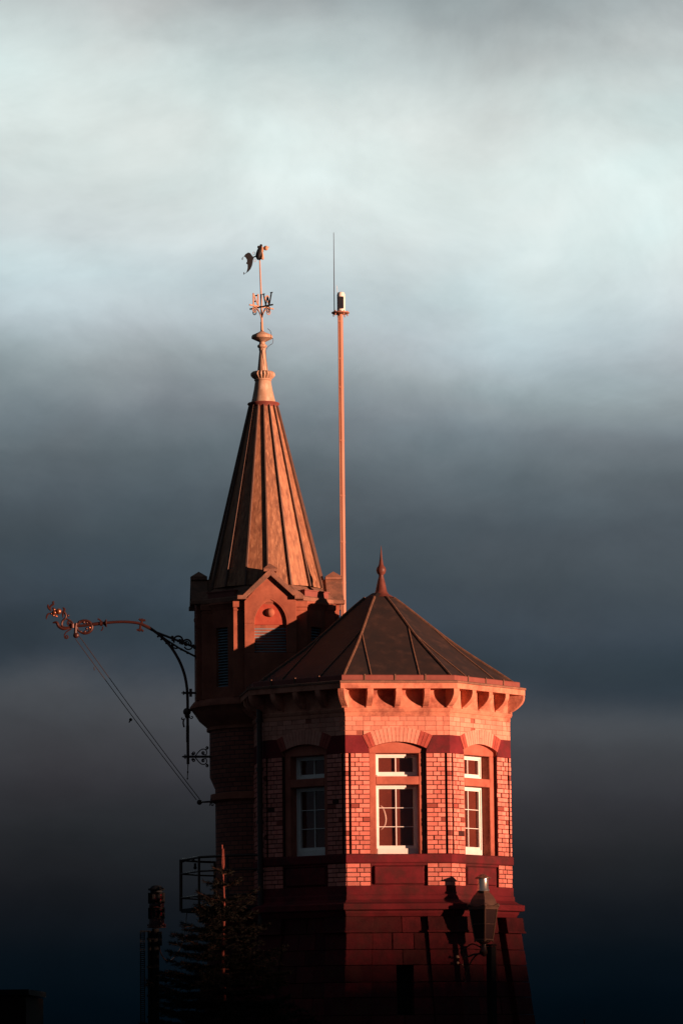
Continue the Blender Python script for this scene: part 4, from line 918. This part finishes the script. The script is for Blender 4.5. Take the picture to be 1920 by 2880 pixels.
# ------------------------------------------------------------------ signal light on its post
SY = 62.0; SQ = SY / F
s0 = P(440.5, 2560, SY); sz = lambda py: P(440, py, SY).z
sig = thing('signal_light', (s0.x, SY, 0), 'round red harbour signal lamp of two tiers on a dark steel post at lower left', 'signal light')
r = MB(); r.lathe([(2 * SQ, sz(2490)), (12 * SQ, sz(2491)), (18 * SQ, sz(2497)), (23 * SQ, sz(2499)), (23 * SQ, sz(2504)), (17 * SQ, sz(2505)), (17 * SQ, sz(2510))], 28, s0); r.build('lamp_cap', GREYS, sig, smooth=True)
for ya, yb in ((2511, 2541), (2553, 2584)):
    r = MB(); r.lathe([(17.5 * SQ, sz(ya)), (18.5 * SQ, sz((ya + yb) / 2)), (17.5 * SQ, sz(yb))], 28, s0); ln = r.build('lens', REDL, sig, smooth=True)
    q_ = MB()
    for i in range(8): a = R_(22) + i * PI / 4; q_.tube([(s0.x + 19.5 * SQ * sin(a), s0.y - 19.5 * SQ * cos(a), sz(yb)), (s0.x + 19.5 * SQ * sin(a), s0.y - 19.5 * SQ * cos(a), sz(ya))], .028, 6)
    for yy in (ya, ya + 9, yb - 8): q_.lathe([(19.8 * SQ, sz(yy)), (19.8 * SQ, sz(yy + 4)), (18 * SQ, sz(yy + 4)), (18 * SQ, sz(yy))], 28, s0, close=False)
    q_.build('lamp_cage', DARKP, ln)
r = MB(); r.lathe([(19 * SQ, sz(2540)), (21 * SQ, sz(2543)), (21 * SQ, sz(2551)), (19 * SQ, sz(2554))], 28, s0); r.build('lamp_collar', mat('dark_red_paint', (.045, .010, .012), (.03, .008, .01), .5), sig, smooth=True); r = MB(); r.lathe([(18 * SQ, sz(2582)), (21 * SQ, sz(2585)), (22 * SQ, sz(2603)), (26 * SQ, sz(2605)), (26 * SQ, sz(2609)), (8 * SQ, sz(2611))], 28, s0)
for i in range(6): a = i * PI / 3 + .3; r.box((s0.x + 22.5 * SQ * sin(a), s0.y - 22.5 * SQ * cos(a), sz(2604)), .04, .04, .05, a)
r.build('lamp_housing', mat('dark_red_paint', (.045, .010, .012), (.03, .008, .01), .5), sig, smooth=True)
r = MB(); px0 = P(438, 2700, SY); px1 = P(422, 2700, SY)
r.tube([(px0.x, SY, -.02), (px0.x, SY, sz(2612))], 10 * SQ, 14); r.tube([(px1.x, SY, -.02), (px1.x, SY, sz(2618))], 6 * SQ, 10)
for y in (2640, 2720, 2800, 2860): r.box(((px0.x + px1.x) / 2, SY, sz(y)), 32 * SQ, .10, .03)
r.box((P(452, 2635, SY).x, SY, sz(2640)), 7 * SQ, .08, .22)
r.build('post', DARKP, sig, smooth=True)
lad = MB(); xl, xr = P(395.5, 2700, SY).x, P(407, 2700, SY).x; zt2 = sz(2617)
for x in (xl, xr): lad.box((x, SY, zt2 / 2), .014, .035, zt2)
z = .1
while z < zt2: lad.box(((xl + xr) / 2, SY, z), xr - xl, .02, .016); z += .032
lad.box(((xl + xr) / 2 + .05, SY, zt2 - .01), xr - xl + .10, .03, .02)
tag(lad.build('cable_tray', GREYS), 'narrow perforated steel cable tray beside the signal lamp post', 'cable tray')
cb = MB(); cc = lambda x, y, Y: P(360 + x * .3827, 2340 + y * .3827, Y)
cb.tube(smoothpath([cc(432, 595, 66.4), cc(418, 720, 65.8), cc(395, 830, 65), cc(355, 900, 64.2), cc(310, 945, 63.5), cc(270, 935, 62.9), cc(238, 880, 62.4), cc(232, 830, 62.1)], 6), .0095, 6)
tag(cb.build('slack_cable', IRON, smooth=True), 'slack black cable sagging between the balcony and the signal lamp post', 'cable')

# ------------------------------------------------------------------ fir tree
TY = 61.0; tb = P(627, 2880, TY); tip_ = P(627.5, 2376, TY); TX = tip_.x; TH = tip_.z
fir = thing('fir_tree', (TX, TY, 0), 'young fir tree with a bare lit leader standing in front of the dark tower side', 'tree')
rnd = random.Random(3)
tk = MB(); pts = [(TX + .015 * sin(i * 1.1), TY, TH * i / 16) for i in range(17)]; tk.tube(pts, [.05 * (1 - i / 16) ** 1.3 + .008 for i in range(17)], 8)
for i in range(5): a = i * 1.26; tk.tube([(TX, TY, TH - .42), (TX + .020 * cos(a), TY + .020 * sin(a), TH - .30), (TX + .012 * cos(a), TY + .018 * sin(a), TH - .06)], [.006, .005, .003], 5)
tk.build('trunk', TRUNK, fir, smooth=True)
nd = MB(); br_ = MB()
def needles(p0, p1, dens, ln_):
    v = p1 - p0; L_ = v.length; vd = v.normalized(); n_ = int(L_ * dens)
    for _ in range(n_):
        t_ = rnd.random(); b_ = p0 + v * t_; o = Vector((rnd.gauss(0, 1), rnd.gauss(0, 1), rnd.gauss(.15, .8))); o = (o - vd * o.dot(vd)).normalized()
        dd = (o * .8 + vd * rnd.uniform(.3, .9)).normalized() * ln_ * rnd.uniform(.7, 1.2); s_ = dd.cross(Vector((rnd.random(), rnd.random(), rnd.random()))).normalized() * .0042
        nd.add([b_ - s_, b_ + s_, b_ + dd + s_ * .5, b_ + dd - s_ * .5], [[0, 1, 2, 3]])
z = .45; 
while z < TH - .30:
    h_ = TH - z; Rr = min(1.42, .16 + .42 * h_ ** 1.05) if h_ > .5 else .20
    nb_ = 5 if h_ < 1 else 7
    a0_ = rnd.random() * 6
    for i in range(nb_):
        a = a0_ + 2 * PI * i / nb_ + rnd.uniform(-.25, .25); ln_ = Rr * rnd.uniform(.72, 1.12); rise = .38 if h_ < 1.2 else .22
        dv = Vector((cos(a), sin(a), 0)); p0 = Vector((TX, TY, z + rnd.uniform(-.04, .04)))
        p1 = p0 + dv * ln_ * .5 + UP * ln_ * (rise * .5 - .10); p2 = p0 + dv * ln_ + UP * ln_ * (rise - .12 + rnd.uniform(-.05, .08))
        br_.tube([p0, p1, p2], [.012, .008, .003], 4)
        needles(p0.lerp(p1, .25), p1, 300, .05); needles(p1, p2, 340, .05)
        side = Vector((-dv.y, dv.x, 0)); ns_ = max(2, int(ln_ / .10))
        for j in range(1, ns_):
            t_ = j / ns_; b_ = p0.lerp(p1, t_ * 2) if t_ < .5 else p1.lerp(p2, t_ * 2 - 1)
            for s_ in (-1, 1):
                e = b_ + (side * s_ * .75 + dv * .65).normalized() * ln_ * (.40 * (1 - t_) + .10) * rnd.uniform(.7, 1.2) + UP * rnd.uniform(-.05, .02)
                br_.tube([b_, e], [.005, .002], 3); needles(b_, e, 270, .046)
    z += .145 if h_ > 1.0 else .22
br_.build('branches', TWIG, fir); nd.build('foliage', NEED, fir)

# ------------------------------------------------------------------ low hut and a far thin pole
HY = 70.0; hx = P(74, 2850, HY).x; hz = P(40, 2786, HY).z
hut = thing('low_building', (hx - 2.0, HY + 2, 0), 'low dark brick building with flat roof cut off by the lower left edge', 'building')
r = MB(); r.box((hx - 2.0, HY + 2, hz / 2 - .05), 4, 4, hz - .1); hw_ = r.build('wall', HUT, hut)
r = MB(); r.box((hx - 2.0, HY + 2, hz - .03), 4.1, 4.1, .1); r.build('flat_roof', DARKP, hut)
rp2 = P(1642, 2868, 64); r = MB(); r.tube([(rp2.x, 64, -.02), (rp2.x, 64, rp2.z)], .011, 8); r.ball((rp2.x, 64, rp2.z), .012, (1, 1, 1), 8, 6)
tag(r.build('thin_pole', IRONR, smooth=True), 'tip of a thin reddish pole at the lower right edge of the view', 'pole')
